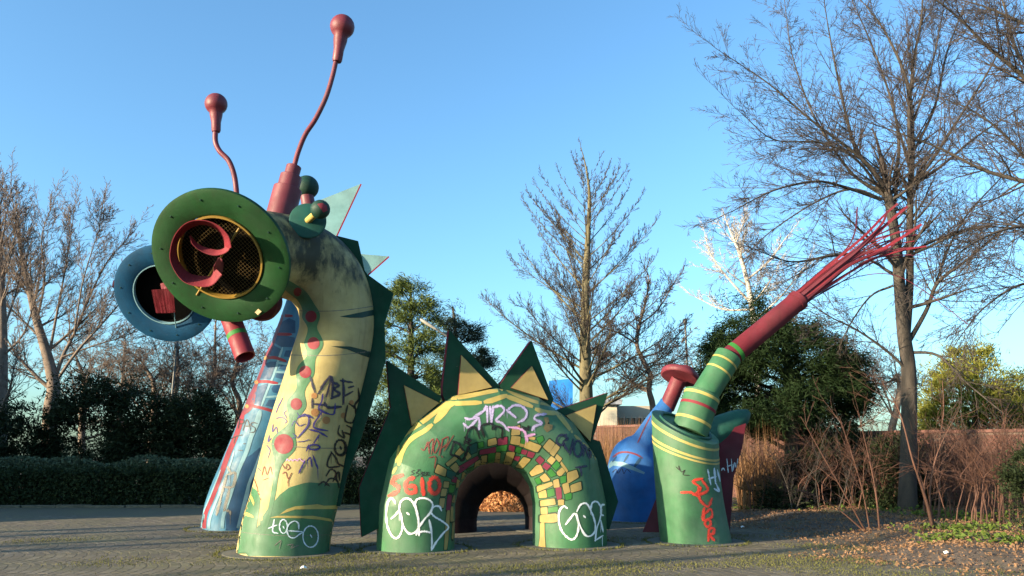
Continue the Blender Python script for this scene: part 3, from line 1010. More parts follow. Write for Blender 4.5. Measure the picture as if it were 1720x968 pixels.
asf.strokes('graffiti_writing', z3([(920, 380), (960, 392), (1040, 372), (1060, 420), (1055, 485)], [(905, 440), (950, 472), (1040, 390)], [(1000, 370), (1100, 310), (1135, 262), (1140, 430)], [(1180, 430), (1198, 265)]) +
            z4([(20, 270), (30, 420)], [(50, 270), (130, 258), (160, 310), (80, 400), (140, 430), (205, 505)], [(195, 298), (260, 252), (340, 262), (390, 320), (370, 385), (310, 420)], [(190, 300), (272, 368)], [(585, 340), (490, 350), (470, 390), (545, 430), (470, 462), (450, 492)]), M['lilac_s'], 4.2, .008)
asf.strokes('graffiti_writing', z4([(210, 470), (300, 482), (370, 520), (395, 610)], [(380, 560), (462, 545)]), M['pink_s'], 4, .012)
asf.strokes('graffiti_writing', z4([(785, 548), (715, 560), (692, 620), (732, 652), (770, 640)], [(770, 560), (805, 590), (760, 625), (810, 722)], [(862, 600), (828, 745)], ell(910, 690, 42, 80), [(965, 760), (970, 650), (1028, 790), (1035, 690)], [(890, 880), (990, 868)], [(935, 875), (945, 960)]), M['navy_s'], 3.6, .009)
asf.strokes('graffiti_writing', z4([(350, 465), (380, 490), (410, 460), (400, 500), (370, 480)]), M['black_s'], 3.5, .013)
asf.patch('graffiti_face', z4([(560, 375), (605, 368), (618, 410), (600, 435), (655, 450), (650, 490), (595, 525), (560, 480), (580, 430)])[0], M['tan_s'], .006, 4)

# ================================================================== BLUE ARCH BEHIND
c2 = at(842, 895, gd(922) + 3.3)
c2.z = 0
arch2 = thing('dragon_arch', 'dark blue and maroon arch seen through the green arch tunnel', 'sculpture', c2, 'painted concrete dragon sculpture pieces')
p, nr = arch_path(c2, ex, 1.14, .27)
mb2 = MB().sweep(p, .62, 64, normals=nr, split=True)
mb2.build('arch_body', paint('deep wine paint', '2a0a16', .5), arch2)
for q in (c2 - ex * 1.14, c2 + ex * 1.14):
    pad(arch2, q, .92)
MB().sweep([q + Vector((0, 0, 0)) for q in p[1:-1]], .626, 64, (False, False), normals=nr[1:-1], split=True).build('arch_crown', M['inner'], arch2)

# ================================================================== GREEN TAIL
TD = gd(916) + .6
tb = at(1169, 912, TD)
tb.z = 0
tail = thing('dragon_tail', 'green dragon tail stump with yellow rings and long red streamer tube', 'sculpture', tb, 'painted concrete dragon sculpture pieces')
top = at(1151, 717, TD - .1)
tn = Vector((.36, -.34, .87)).normalized()
rows = []
mid = at(1150, 800, TD)
for k in range(41):
    t = k / 40
    c = tb * (1 - t) ** 2 + mid * 2 * t * (1 - t) + top * t * t
    if k == 0:
        c.z = -.02
    n = Vector((0, 0, 1)).lerp(tn, t ** 1.2).normalized()
    r = .625 - .03 * math.sin(math.pi * t) + .02 * t * t
    rows.append((c, r, n))
tmb = MB().sweep([a for a, b, c in rows], [b for a, b, c in rows], 72, normals=[c for a, b, c in rows])
tmb.build('tail_body', M['green'], tail)
ts = Surf(tmb, tail)
pad(tail, tb, .86)


def tring(t0, t1, mat):
    P, Rr, N = [], [], []
    for t in (t0, (t0 + t1) / 2, t1):
        i = min(39, int(t * 40))
        f = t * 40 - i
        a, b = rows[i], rows[i + 1]
        P.append(a[0].lerp(b[0], f))
        Rr.append(a[1] + (b[1] - a[1]) * f + .006)
        N.append(a[2].lerp(b[2], f))
    MB().sweep(P, Rr, 72, (False, False), normals=N).build('painted_ring', mat, tail)


for t0, t1 in ((.915, .945), (.79, .815), (.752, .772)):
    tring(t0, t1, M['yellow2'])
MB().lathe(top, tn, [(0, .5), (.035, .5, 1), (.04, .47), (.03, .45, 1), (.0, .45)], 64, caps=(False, False)).build('cap_lip', M['teal'], tail)
# three stacked tubes
a, b = at(1161, 718, TD - .12), at(1180, 662, TD - .05)
ax = (b - a).normalized()
L = (b - a).length
MB().lathe(a - ax * .1, ax, [(0, .325), (L + .1, .325, 1), (L + .11, .31, 1), (L + .08, .2)], 48).build('tube', M['green'], tail)
for k, m in ((.86, 'yellow2'), (.55, 'red'), (.12, 'yellow2')):
    MB().lathe(a + ax * (L * k), ax, [(0, .33), (.055, .33)], 48, caps=(False, False)).build('painted_ring', M[m], tail)
a, b = at(1180, 668, TD - .05), at(1224, 598, TD + .1)
ax = (b - a).normalized()
L = (b - a).length
MB().lathe(a, ax, [(0, .245), (L, .245, 1), (L + .01, .235, 1), (L, .1)], 48).build('tube', M['green'], tail)
for k, m in ((.58, 'yellow2'), (.80, 'yellow2')):
    MB().lathe(a + ax * (L * k), ax, [(0, .25), (.04, .25)], 48, caps=(False, False)).build('painted_ring', M[m], tail)
a, b = at(1216, 608, TD + .1), at(1343, 503, TD + .3)
ax = (b - a).normalized()
L = (b - a).length
MB().lathe(a, ax, [(0, .195), (L - .12, .190, 1), (L - .12, .2, 1), (L, .2, 1), (L, .17, 1), (L - .15, .17)], 40).build('streamer_tube', M['dmaroon'] if False else paint('tail red paint', '8a2638', .55, .5), tail)
MB().lathe(a + ax * (L * .13), ax, [(0, .2), (.085, .2)], 40, caps=(False, False)).build('painted_ring', M['bgreen'], tail)
SD = TD + .3
for path, w, dz, m in (([(1338, 494), (1400, 440), (1450, 398), (1485, 362), (1508, 342)], .055, -.12, 'red'), ([(1342, 497), (1410, 446), (1462, 402), (1497, 370), (1524, 347)], .075, -.17, 'red'),
                       ([(1345, 503), (1415, 452), (1470, 425), (1510, 402), (1548, 377)], .07, -.15, 'red'), ([(1346, 508), (1420, 462), (1470, 434), (1520, 420), (1556, 414)], .05, -.05, 'red'),
                       ([(1347, 512), (1420, 470), (1470, 440), (1515, 432), (1545, 428)], .022, .05, 'dmaroon'), ([(1348, 514), (1400, 480), (1450, 463), (1500, 462), (1550, 487), (1626, 545)], .014, .1, 'maroon'),
                       ([(1336, 492), (1385, 450), (1420, 420), (1436, 390), (1440, 348)], .03, .1, 'dmaroon'), ([(1341, 500), (1400, 452), (1440, 420), (1480, 378), (1490, 355)], .06, -.19, 'maroon'),
                       *[([(1338 + 1.2 * j, 493 + 2.4 * j), (1385 + .8 * j, 455 + 2.6 * j), (1428 + j, 424 + 2.2 * j), (1462 + 4 * j, 396 + 3.2 * j), (1486 + (j * 29) % 62, 372 + 5.5 * j)], 0.026 + .01 * (j % 3), -.2 + .06 * ((j * 5) % 7), ('red', 'maroon', 'dmaroon')[(j * 2) % 3]) for j in range(9)],
                       ([(1347, 510), (1410, 470), (1460, 436), (1500, 430), (1530, 428)], .035, 0, 'maroon')):
    P = [at(x, y, SD + dz * (.7 + .5 * i / 40)) for i, (x, y) in enumerate([tuple(q) for q in catmull(path, 8)])]
    v, f = [], []
    for i, p in enumerate(P):
        t = (P[min(i + 1, len(P) - 1)] - P[max(i - 1, 0)]).normalized()
        side = t.cross(Vector((.2, -1, .3))).normalized()
        nn = t.cross(side).normalized()
        k = w * (1 - .35 * i / len(P)) / 2
        v += [p - side * k - nn * .006, p + side * k - nn * .006, p + side * k + nn * .006, p - side * k + nn * .006]
    for i in range(len(P) - 1):
        f += [(4 * i + j, 4 * i + (j + 1) % 4, 4 * i + 4 + (j + 1) % 4, 4 * i + 4 + j) for j in range(4)]
    MB().add(v, f).build('streamer', M[m], tail)
zt = zl(1080, 640, 3.337)
ts.strokes('graffiti_writing', zt([(330, 548), (278, 562), (320, 600), (290, 635)], [(218, 625), (268, 625), (300, 640), (362, 612), (332, 560)], [(308, 600), (318, 665), (362, 705), (385, 660)],
                                  [(342, 718), (336, 780), (384, 762), (378, 718), (345, 745)], ell(362, 797, 16, 20), [(365, 892), (370, 832), (396, 828), (392, 855), (372, 862), (398, 895)]), M['red_s'], 4.2, .009)
ts.strokes('graffiti_writing', zt([(362, 500), (378, 582)], [(398, 492), (404, 572)], [(368, 548), (404, 538)], [(410, 580), (425, 620), (400, 605)], [(415, 500), (428, 560)]), M['white_t'], 3, .009)
ts.strokes('graffiti_scribble', zt([(185, 480), (205, 500), (200, 475), (215, 510), (235, 500), (225, 525), (262, 530)]), M['black_s'], 1.3, .009)

# ================================================================== BLUE TAIL WITH MUSHROOM END
UD = gd(878) + .6
ub = at(1068, 874, UD)
ub.z = 0
btail = thing('dragon_tail', 'blue dragon tail stump with pink stalk ending in round pink cap', 'sculpture', ub, 'painted concrete dragon sculpture pieces')
prof = [(1068, 880, .60), (1067, 850, .62), (1066, 815, .66), (1067, 790, .655), (1070, 768, .60), (1075, 755, .47), (1082, 743, .32), (1090, 728, .27), (1103, 706, .235), (1117, 685, .20), (1122, 676, .19)]
cl = [(at(x, y, UD), r) for x, y, r in catmull(prof, 5)]
cl[0][0].z = -.02
umb = MB().sweep([p for p, r in cl], [r for p, r in cl], 56)
umb.build('tail_body', M['rblue'], btail)
us = Surf(umb, btail)
pad(btail, ub, .85)
zu = zl(1000, 600, 3.125)
us.strokes('painted_edge', zu([(95, 525), (125, 503), (170, 500), (215, 512), (245, 530)]), M['maroon'], 3, .005)
us.strokes('painted_drip', zu([(110, 525, 3), (92, 550, 2.5)], [(172, 515, 4), (150, 550, 3)], [(238, 530, 5), (208, 572, 5)]), M['dblue'], 4, .006)
us.patch('painted_field', zu([(60, 575), (85, 545), (150, 552), (200, 575), (260, 605), (255, 615), (190, 592), (140, 575), (95, 570), (65, 590)])[0], M['lblue'], .005, 4)
us.strokes('painted_edge', zu([(222, 450), (250, 390), (290, 310)]), M['maroon'], 2.2, .005)
us.strokes('graffiti_scribble', zu([(90, 605), (110, 590), (120, 610), (140, 585), (150, 612), (165, 590), (185, 605)]), M['navy_s'], 1.3, .006)
a, b = at(1121, 682, UD), at(1141, 636, UD - .3)
ax = (b - a).normalized()
MB().lathe(a, ax, [(-.05, .19), ((b - a).length, .185)], 32).build('stalk', M['maroon'], btail)
cn = Vector((.30, .30, .9)).normalized()
MB().lathe(b, cn, [(0, .42), (.03, .455), (.12, .455), (.15, .43, 1), (.15, .01)], 48).build('cap', M['maroon'], btail)
MB().lathe(b + cn * .15 + Vector((.12, 0, 0)), cn, [(0, .2), (.1, .2), (.13, .17, 1), (.135, .01)], 32).build('cap_knob', M['maroon'], btail)

# maroon foot and dark claw behind the green tail
fb = at(1098, 886, gd(893) + .1)
fb.z = 0
mf = thing('sloping_stump', 'small sloping maroon stump beside the green tail stump', 'sculpture', fb, 'painted concrete dragon sculpture pieces')
yo = fb.y
o = MB()
q = [at(1079, 889, yo), at(1113, 895, yo), at(1125, 860, yo), at(1115, 800, yo), at(1103, 835, yo)]
q[0].z = q[1].z = -.02
o.prism(q, Vector((.1, .5, 0))).build('foot_block', M['maroon'], mf, .02)
kb = at(1212, 868, TD + 1.5)
kb.z = 0
claw = thing('dragon_claw', 'maroon and teal pointed claw leaning out behind the green tail', 'sculpture', kb, 'painted concrete dragon sculpture pieces')
KD = TD + 1.5
body = [(1170, 880), (1224, 880), (1232, 800), (1246, 752), (1252, 712), (1200, 730), (1178, 770)]
q = [at(x, y, KD) for x, y in body]
q[0].z = q[1].z = -.02
kmb = MB().prism(q, Vector((.12, .5, 0)))
kmb.build('claw_body', M['dmaroon'], claw, .04)
kp = [(1180, 745, .30), (1205, 726, .30), (1228, 712, .25), (1247, 700, .17), (1258, 692, .06)]
cl = [(at(x, y, KD), r) for x, y, r in catmull(kp, 5)]
MB().sweep([p for p, r in cl], [r for p, r in cl], 24).build('claw_tip', M['teal'], claw)
zk = zl(1180, 640, 3.725)
ks = Surf(kmb, claw)
ks.strokes('graffiti_writing', zk([(118, 560), (128, 545), (138, 560)], [(152, 490), (160, 570)], [(180, 490), (185, 565)], [(155, 535), (185, 525)], [(190, 560), (200, 510), (212, 545), (220, 490)]), M['white_t'], 1.8, .008)

# ================================================================== GROUND
def ground_mat():
    m, nt, b = mat_nodes('joint soil and moss')
    a = ramp(nt, noise(nt, .9, 6), [(.35, (.078, .063, .041)), (.5, (.078, .068, .036)), (.66, (.09, .082, .036))])
    a = mixc(nt, ramp(nt, noise(nt, 30, 5), [(.35, (0, 0, 0)), (.7, (.7, .7, .7))]), a, (.11, .092, .056))
    nt.links.new(a, b.inputs['Base Color'])
    b.inputs['Roughness'].default_value = .95
    bump(nt, b, noise(nt, 45, 6, .7), .25, .012)
    return m


def cobble_mat():
    m, nt, b = mat_nodes('mossy granite setts')
    gi, oi = nt.nodes.new('ShaderNodeNewGeometry'), nt.nodes.new('ShaderNodeObjectInfo')
    ad = nt.nodes.new('ShaderNodeMath')
    ad.operation = 'ADD'
    nt.links.new(gi.outputs['Random Per Island'], ad.inputs[0])
    nt.links.new(oi.outputs['Random'], ad.inputs[1])
    fr = nt.nodes.new('ShaderNodeMath')
    fr.operation = 'FRACT'
    nt.links.new(ad.outputs[0], fr.inputs[0])
    a = ramp(nt, mixc(nt, .45, fr.outputs[0], noise(nt, 9, 4)), [(.2, (.075, .060, .040)), (.5, (.112, .092, .062)), (.8, (.16, .134, .096))])
    moss = ramp(nt, noise(nt, .55, 6, .62), [(.48, (0, 0, 0)), (.62, (.8, .8, .8))])
    fine = ramp(nt, noise(nt, 24, 5), [(.38, (.1, .1, .1)), (.6, (1, 1, 1))])
    a = mixc(nt, mixc(nt, 1.0, moss, fine, 'MULTIPLY'), a, (.12, .115, .035))
    a = mixc(nt, ramp(nt, noise(nt, .45, 6, .6), [(.42, (0, 0, 0)), (.62, (.55, .55, .55))]), a, (.052, .046, .036))
    nt.links.new(a, b.inputs['Base Color'])
    b.inputs['Roughness'].default_value = .85
    bump(nt, b, noise(nt, 60, 5, .7), .3, .006)
    return m


def soil_mat():
    m, nt, b = mat_nodes('leaf mould soil')
    a = ramp(nt, noise(nt, 3, 6, .7), [(.3, (.05, .037, .027)), (.5, (.10, .073, .052)), (.68, (.165, .12, .086))])
    g = ramp(nt, noise(nt, .7, 5), [(.52, (0, 0, 0)), (.66, (.75, .75, .75))])
    a = mixc(nt, g, a, (.075, .085, .03))
    nt.links.new(a, b.inputs['Base Color'])
    b.inputs['Roughness'].default_value = .95
    bump(nt, b, noise(nt, 22, 6, .7), .8, .05)
    return m


SOIL = soil_mat()
gx = np.concatenate([[-900, -200, -60], np.arange(-40, 41, 2.0), [60, 200, 900]])
gy = np.concatenate([[-900, -200, -40], np.arange(-10, 81, 2.0), [120, 300, 900]])
V = np.array([(x, y, -.012) for y in gy for x in gx])
nx = len(gx)
F = np.array([(j * nx + i, j * nx + i + 1, (j + 1) * nx + i + 1, (j + 1) * nx + i) for j in range(len(gy) - 1) for i in range(nx - 1)])
ground = np_obj('ground', V, F, SOIL)
tag(ground, 'dark earth ground under everything', kind='structure')


def edge_x(y):
    """right-hand limit of the paving at depth y"""
    return 5.6 + .55 * math.sin(y * .9) + .3 * math.sin(y * 2.3 + 1) - .1 * (y - 12) + (.0 if y > 12 else (12 - y) * .35)


pv, pf = [], []
ys_ = np.arange(-4, 24.3, .7)
for y in ys_:
    pv += [(-32, y, .0002), (edge_x(y) + .5, y, .0002)]
for i in range(len(ys_) - 1):
    pf.append((2 * i, 2 * i + 1, 2 * i + 3, 2 * i + 2))
paving = np_obj('paving', pv, pf, ground_mat())
tag(paving, 'mossy sett paving of the square, laid in bows', kind='structure')
COB = cobble_mat()
CA, BW, PITCHU = R(7), 1.38, .152
pads = [(nb, .98), (bb, .95), (aL, .86), (aR, .86), (tb, .86), (ub, .85), (c2 - ex * 1.14, .92), (c2 + ex * 1.14, .92)]
cob = []
rs = random.Random(3)
ca, sa = math.cos(CA), math.sin(CA)
for bi in range(2, 19):
    for ui in range(-100, 80):
        nv = 9
        for j in range(nv):
            v = (j + .5) / nv * BW
            s_ = 2 * v / BW - 1
            u = ui * PITCHU + .17 * (1 - s_ * s_) + (bi % 2) * .07
            x = u * ca - (v + bi * BW) * sa * 1
            y = u * sa + (v + bi * BW) * ca
            if not (8.6 < y < 21 and abs(x) < .70 * y + 1.5) or x > edge_x(y) + rs.uniform(-.35, .2):
                continue
            if any((x - q.x) ** 2 + (y - q.y) ** 2 < (r + .05) ** 2 for q, r in pads):
                continue
            if y > 16.5 and rs.random() < (y - 16.5) / 6:
                continue
            cob.append((x, y, CA + math.atan(.17 * 4 * s_ / BW), math.cos(math.atan(.17 * 4 * s_ / BW))))
cob.sort(key=lambda c: c[1] + abs(c[0]) * .15)
base = np.array([(-.5, -.5, -.006), (.5, -.5, -.006), (.5, .5, -.006), (-.5, .5, -.006), (-.46, -.46, .002), (.46, -.46, .002), (.46, .46, .002), (-.46, .46, .002)])
cf = np.array([(4, 5, 6, 7), (0, 1, 5, 4), (1, 2, 6, 5), (2, 3, 7, 6), (3, 0, 4, 7)])


def cob_verts(x, y, a, k=1.0):
    b = base * np.array([k * PITCHU * .95 * rs.uniform(.86, 1.01), BW / 9 / k * .95 * rs.uniform(.88, 1.01), 1])
    b[4:, 2] += [rs.uniform(-.0006, .0008) for _ in range(4)]
    b[4:, :2] *= rs.uniform(.96, 1.03)
    b[:, 2] += rs.uniform(-.0009, .0012)
    c, s_ = math.cos(a), math.sin(a)
    return np.stack([b[:, 0] * c - b[:, 1] * s_, b[:, 0] * s_ + b[:, 1] * c, b[:, 2]], 1)


shared = []
for k in range(12):
    shared.append(mesh_np('sett', cob_verts(0, 0, 0), cf, COB))
inview = [c for c in cob if c[1] > 10.75 and abs(c[0]) < .62 * c[1]]
front = set(id(c) for c in inview[:300])
for c in cob:
    if id(c) in front:
        o = link('sett', shared[rs.randrange(12)], paving)
        o.location = (c[0], c[1], 0)
        o.rotation_euler = (0, 0, c[2] + rs.uniform(-.04, .04))
        o.scale = (c[3], 1 / c[3], 1)
rest = [c for c in cob if id(c) not in front]
V = np.concatenate([cob_verts(*c) + np.array([c[0], c[1], 0]) for c in rest])
F = np.concatenate([cf + 8 * i for i in range(len(rest))])
tag(np_obj('setts', V, F, COB, paving), kind='stuff')
# kerb along the hedge
KY = gd(853)
KERB = plain('mossy kerb stone', (.09, .085, .06), .9, .4, 6, .4, True)
mb = MB()
kst = MB()
for i in range(26):
    x = -22 + i * 1.02
    MB().box((x, KY + .03 * math.sin(i * 1.7), .015 + .01 * math.sin(i * 2.3)), 1.0, .14, .12).build('kerb_stone', KERB, paving, .012)

# soil bank on the right
def bank_h(x, y):
    t = max(0, min(1, (x - edge_x(y)) / 2.2))
    return -.02 + .16 * t * t * (3 - 2 * t) + .03 * t * math.sin(x * 2.1) * math.sin(y * 1.7)


bx = np.arange(4.0, 26, .3)
by = np.arange(5, 30, .3)
V = np.array([(x, y, bank_h(x, y)) for y in by for x in bx])
nx = len(bx)
F = np.array([(j * nx + i, j * nx + i + 1, (j + 1) * nx + i + 1, (j + 1) * nx + i) for j in range(len(by) - 1) for i in range(nx - 1)])
bank = np_obj('soil_bank', V, F, SOIL, None, True)
tag(bank, 'leaf strewn bare soil bank beside the paving', kind='structure')


# ------------------------------------------------------------------ scattered leaves, moss
def scatter_quads(P, size, rng, up=.6, elong=1.6, curl=.25):
    n = len(P)
    nrm = rng.normal(size=(n, 3)) * (1 - up)
    nrm[:, 2] += up
    nrm /= np.linalg.norm(nrm, axis=1)[:, None]
    t = rng.normal(size=(n, 3))
    t -= nrm * (t * nrm).sum(1)[:, None]
    t /= np.linalg.norm(t, axis=1)[:, None]
    b = np.cross(nrm, t)
    s_ = (size * rng.uniform(.6, 1.3, n))[:, None]
    V = np.stack([P - t * s_ * .5 * elong, P + b * s_ * .5 + nrm * s_ * curl, P + t * s_ * .5 * elong, P - b * s_ * .5 + nrm * s_ * curl], 1).reshape(-1, 3)
    F = np.arange(4 * n).reshape(-1, 4)
    return V, F


def scatter_blades(P, L, w, rng, lean=.5, up=1.0, dirs=None):
    n = len(P)
    d = rng.normal(size=(n, 3)) * lean if dirs is None else dirs + rng.normal(size=(n, 3)) * lean
    d[:, 2] += up
    d /= np.linalg.norm(d, axis=1)[:, None]
    s_ = np.cross(d, rng.normal(size=(n, 3)))
    s_ /= np.maximum(np.linalg.norm(s_, axis=1), 1e-6)[:, None]
    l = (L * rng.uniform(.5, 1.3, n))[:, None]
    V = np.stack([P - s_ * w / 2, P + s_ * w / 2, P + d * l], 1).reshape(-1, 3)
    return V, np.arange(3 * n).reshape(-1, 3)


LEAFB = leafy('fallen brown leaves', (.11, .060, .034), (.22, .13, .075), 6, .7, .15)
LEAFO = leafy('fallen orange leaves', (.30, .13, .055), (.48, .25, .11), 5, .7, .2)
n = 30000
x = RNG.uniform(3.6, 16, n)
y = RNG.uniform(9.5, 23, n)
keep = np.array([a > edge_x(b) - .7 + RNG.exponential(.4) for a, b in zip(x, y)])
x, y = x[keep], y[keep]
P = np.stack([x, y, np.array([bank_h(a, b) for a, b in zip(x, y)]) + RNG.uniform(.012, .05, len(x))], 1)
V, F = scatter_quads(P, .034, RNG, .65)
tag(np_obj('fallen_leaves', V, F, LEAFB), 'scattered brown leaves lying on the soil bank', 'leaves', kind='stuff')
# moss and short grass in the joints
GRS = leafy('moss and grass', (.055, .062, .016), (.115, .112, .034), 1.0, .8, .2)
n = 110000
x = RNG.uniform(-9, 7.5, n)
y = RNG.uniform(9.0, 16, n)
f = np.sin(x * 1.3 + np.sin(y * 1.9)) * np.cos(y * 1.6 + x * .6) + RNG.normal(0, .35, n) + 1.0 * np.exp(-((y - 11.4) / 1.2) ** 2) * (x > -4.5)
keep = (f > .8) & np.array([a < edge_x(b) + .6 for a, b in zip(x, y)])
for q, r in pads:
    keep &= (x - q.x) ** 2 + (y - q.y) ** 2 > (r + .02) ** 2
x, y = x[keep], y[keep]
V, F = scatter_blades(np.stack([x, y, np.full(len(x), .004)], 1), .032, .010, RNG, .7)
tag(np_obj('moss_tufts', V, F, GRS), 'low moss and grass growing between the setts', 'moss', kind='stuff')
# moss collar at the feet of the pieces
P = []
for q, r in pads[:6]:
    for i in range(500):
        a = RNG.uniform(0, 2 * math.pi)
        k = r + abs(RNG.normal(0, .05)) + .01
        P.append((q.x + k * math.cos(a), q.y + k * math.sin(a), 0))
V, F = scatter_blades(np.array(P), .05, .014, RNG, .6)
tag(np_obj('moss_collar', V, F, GRS), 'tufts of moss round the concrete foundation discs', 'moss', kind='stuff')
for (x, y), lab in (((510, 958), 'small white scrap of paper on the setts in front of the neck'), ((1592, 944), 'pale scrap of paper lying on the soil bank'), ((1248, 888), 'small white litter scrap behind the green tail')):
    p = gp(x, y)
    p.z = max(bank_h(p.x, p.y), 0) + .02 if p.x > 5 else .02
    mb = MB()
    k = .045
    mb.add([p + Vector(v) * k for v in ((-1, -.6, 0), (.1, -.9, .5), (1, -.2, .1), (.8, .7, .4), (-.2, .9, 0), (-.9, .5, .6), (0, 0, .9))], [(0, 1, 6), (1, 2, 6), (2, 3, 6), (3, 4, 6), (4, 5, 6), (5, 0, 6)])
    tag(mb.build('paper_scrap', plain('paper', 'e4e4e0', .8, .1)), lab, 'litter')
# heap of leaves behind the arches
lp = at(850, 866, 23.0)
n = 5200
a = RNG.uniform(0, 2 * math.pi, n)
k = np.sqrt(RNG.uniform(0, 1, n))
P = np.stack([lp.x + .15 + 1.25 * k * np.cos(a), 23.3 + 1.0 * k * np.sin(a), np.maximum(.02, .95 * (1 - k ** 1.3) * RNG.uniform(.75, 1.05, n))], 1)
V, F = scatter_quads(P, .085, RNG, .3)
tag(np_obj('leaf_heap', V, F, LEAFO), 'heap of orange fallen leaves seen through the tunnel', 'leaf heap')

# ================================================================== BRICK WALL
def brick_mat():
    m, nt, b = mat_nodes('red brick')
    a = ramp(nt, noise(nt, 2.5, 6), [(.3, (.045, .021, .017)), (.55, (.09, .037, .028)), (.75, (.145, .062, .046))])
    nt.links.new(a, b.inputs['Base Color'])
    b.inputs['Roughness'].default_value = .9
    bump(nt, b, noise(nt, 50, 5), .4, .01)
    return m


BRK = brick_mat()
MORT = plain('mortar', (.10, .07, .058), .95, .2, 8, 0, True)
WA = [((3.2, 31.0), (9.4, 25.2), 2.52), ((9.4, 25.2), (12.0, 22.6), 2.12), ((12.0, 22.6), (17.5, 17.0), 2.10)]
wt = thing('brick_wall', 'long red brick wall behind the shrubs on the right', 'wall', (9.4, 25.2, 0))
shared_b = mesh_np('brick', np.array([(x, y, z) for z in (-.034, .034) for x, y in ((-.118, -.02), (.118, -.02), (.118, .02), (-.118, .02))]), np.array([(3, 2, 1, 0), (4, 5, 6, 7), (0, 1, 5, 4), (1, 2, 6, 5), (2, 3, 7, 6), (3, 0, 4, 7)]), BRK)
one_by_one = []
mass = []
for (x0, y0), (x1, y1), h in WA:
    Lw = math.hypot(x1 - x0, y1 - y0)
    ang = math.atan2(y1 - y0, x1 - x0)
    cx_, cy_ = (x0 + x1) / 2, (y0 + y1) / 2
    nx_, ny_ = math.sin(ang), -math.cos(ang)
    if ny_ > 0:
        nx_, ny_ = -nx_, -ny_
    MB().box((cx_, cy_, h / 2), Lw, .24, h, ang).build('wall_core', MORT, wt)
    MB().box((cx_, cy_, h + .04), Lw + .02, .36, .08, ang).build('coping', plain('coping stone', (.12, .055, .045), .9, .3, 4, .3, True), wt)
    for r_ in range(int(h / .078)):
        for k in range(int(Lw / .25)):
            s_ = (k + .5 + (.5 if r_ % 2 else 0)) * .25
            if s_ > Lw - .1:
                continue
            p = (x0 + (x1 - x0) * s_ / Lw + nx_ * .113, y0 + (y1 - y0) * s_ / Lw + ny_ * .113, .05 + r_ * .078)
            (one_by_one if (p[0] > 14.0 and 1.35 < p[2] < 2.08 and len(one_by_one) < 300) else mass).append((p, ang))
sb = np.array([v.co[:] for v in shared_b.vertices])
sf = np.array([p.vertices[:] for p in shared_b.polygons])
V, F = [], []
for i, (p, a) in enumerate(mass):
    c, s_ = math.cos(a), math.sin(a)
    d = RNG.uniform(-.004, .004)
    V.append(np.stack([sb[:, 0] * c - (sb[:, 1] + d) * s_ + p[0], sb[:, 0] * s_ + (sb[:, 1] + d) * c + p[1], sb[:, 2] + p[2]], 1))
    F.append(sf + 8 * i)
tag(np_obj('bricks', np.concatenate(V), np.concatenate(F), BRK, wt), kind='stuff')
for p, a in one_by_one:
    o = link('brick', shared_b, wt)
    o.location = Vector(p) - Vector(wt.location)
    o.rotation_euler = (0, 0, a)

# ================================================================== BARE TREES
def seg_tubes(S, sides):
    """S: array (n, 8) of p0 p1 r0 r1 -> open prisms"""
    S = np.asarray(S, float)
    p0, p1, r0, r1 = S[:, 0:3], S[:, 3:6], S[:, 6:7], S[:, 7:8]
    d = p1 - p0
    d /= np.maximum(np.linalg.norm(d, axis=1), 1e-9)[:, None]
    ref = np.where(np.abs(d[:, 2:3]) < .8, np.array([[0, 0, 1.0]]), np.array([[1.0, 0, 0]]))
    u = np.cross(d, ref)
    u /= np.linalg.norm(u, axis=1)[:, None]
    w = np.cross(d, u)
    rings0, rings1 = [], []
    for k in range(sides):
        a = 2 * math.pi * k / sides
        o = u * math.cos(a) + w * math.sin(a)
        rings0.append(p0 + o * r0)
        rings1.append(p1 + o * r1)
    V = np.stack(rings0 + rings1, 1).reshape(-1, 3)
    base_ = np.arange(len(S))[:, None] * (2 * sides)
    F = np.concatenate([base_ + np.array([[k, (k + 1) % sides, sides + (k + 1) % sides, sides + k]]) for k in range(sides)])
    return V, F


def unit(d):
    l = math.sqrt(d[0] * d[0] + d[1] * d[1] + d[2] * d[2]) or 1
    return (d[0] / l, d[1] / l, d[2] / l)


def kid_dir(d, ang, rg, flat=1.0):
    a = unit((rg.gauss(0, 1), rg.gauss(0, 1), rg.gauss(0, flat)))
    k = a[0] * d[0] + a[1] * d[1] + a[2] * d[2]
    s_ = unit((a[0] - d[0] * k, a[1] - d[1] * k, a[2] - d[2] * k))
    c, s2 = math.cos(ang), math.sin(ang)
    return (d[0] * c + s_[0] * s2, d[1] * c + s_[1] * s2, d[2] * c + s_[2] * s2)


def grow(out, p, d, L, r, lvl, prm, rg):
    """one shoot and, from it, finer and finer shoots"""
    n = prm['n'][lvl]
    st = L / n
    last = lvl == prm['last']
    rm = prm['rmin']
    for i in range(n):
        w = prm['wig'][lvl]
        d = unit((d[0] + rg.gauss(0, w), d[1] + rg.gauss(0, w), d[2] + rg.gauss(0, w) + prm['up'][lvl]))
        q = (p[0] + d[0] * st, p[1] + d[1] * st, p[2] + d[2] * st)
        t0, t1 = i / n, (i + 1) / n
        out[min(lvl, 2)].append((*p, *q, max(rm, r * (1 - .75 * t0)), max(rm * .7, r * (1 - .75 * t1))))
        if not last:
            k = prm['kids'][lvl] / n
            k = int(k) + (rg.random() < k - int(k))
            for _ in range(k):
                if t1 < .12:
                    continue
                f = rg.random()
                s_ = (p[0] + (q[0] - p[0]) * f, p[1] + (q[1] - p[1]) * f, p[2] + (q[2] - p[2]) * f)
                grow(out, s_, kid_dir(d, prm['ang'][lvl] * rg.uniform(.6, 1.35), rg), L * prm['rat'][lvl] * (1.15 - .65 * t1) * rg.uniform(.6, 1.25),
                     max(rm, r * (1 - .75 * t1) * .55), lvl + 1, prm, rg)
        p = q


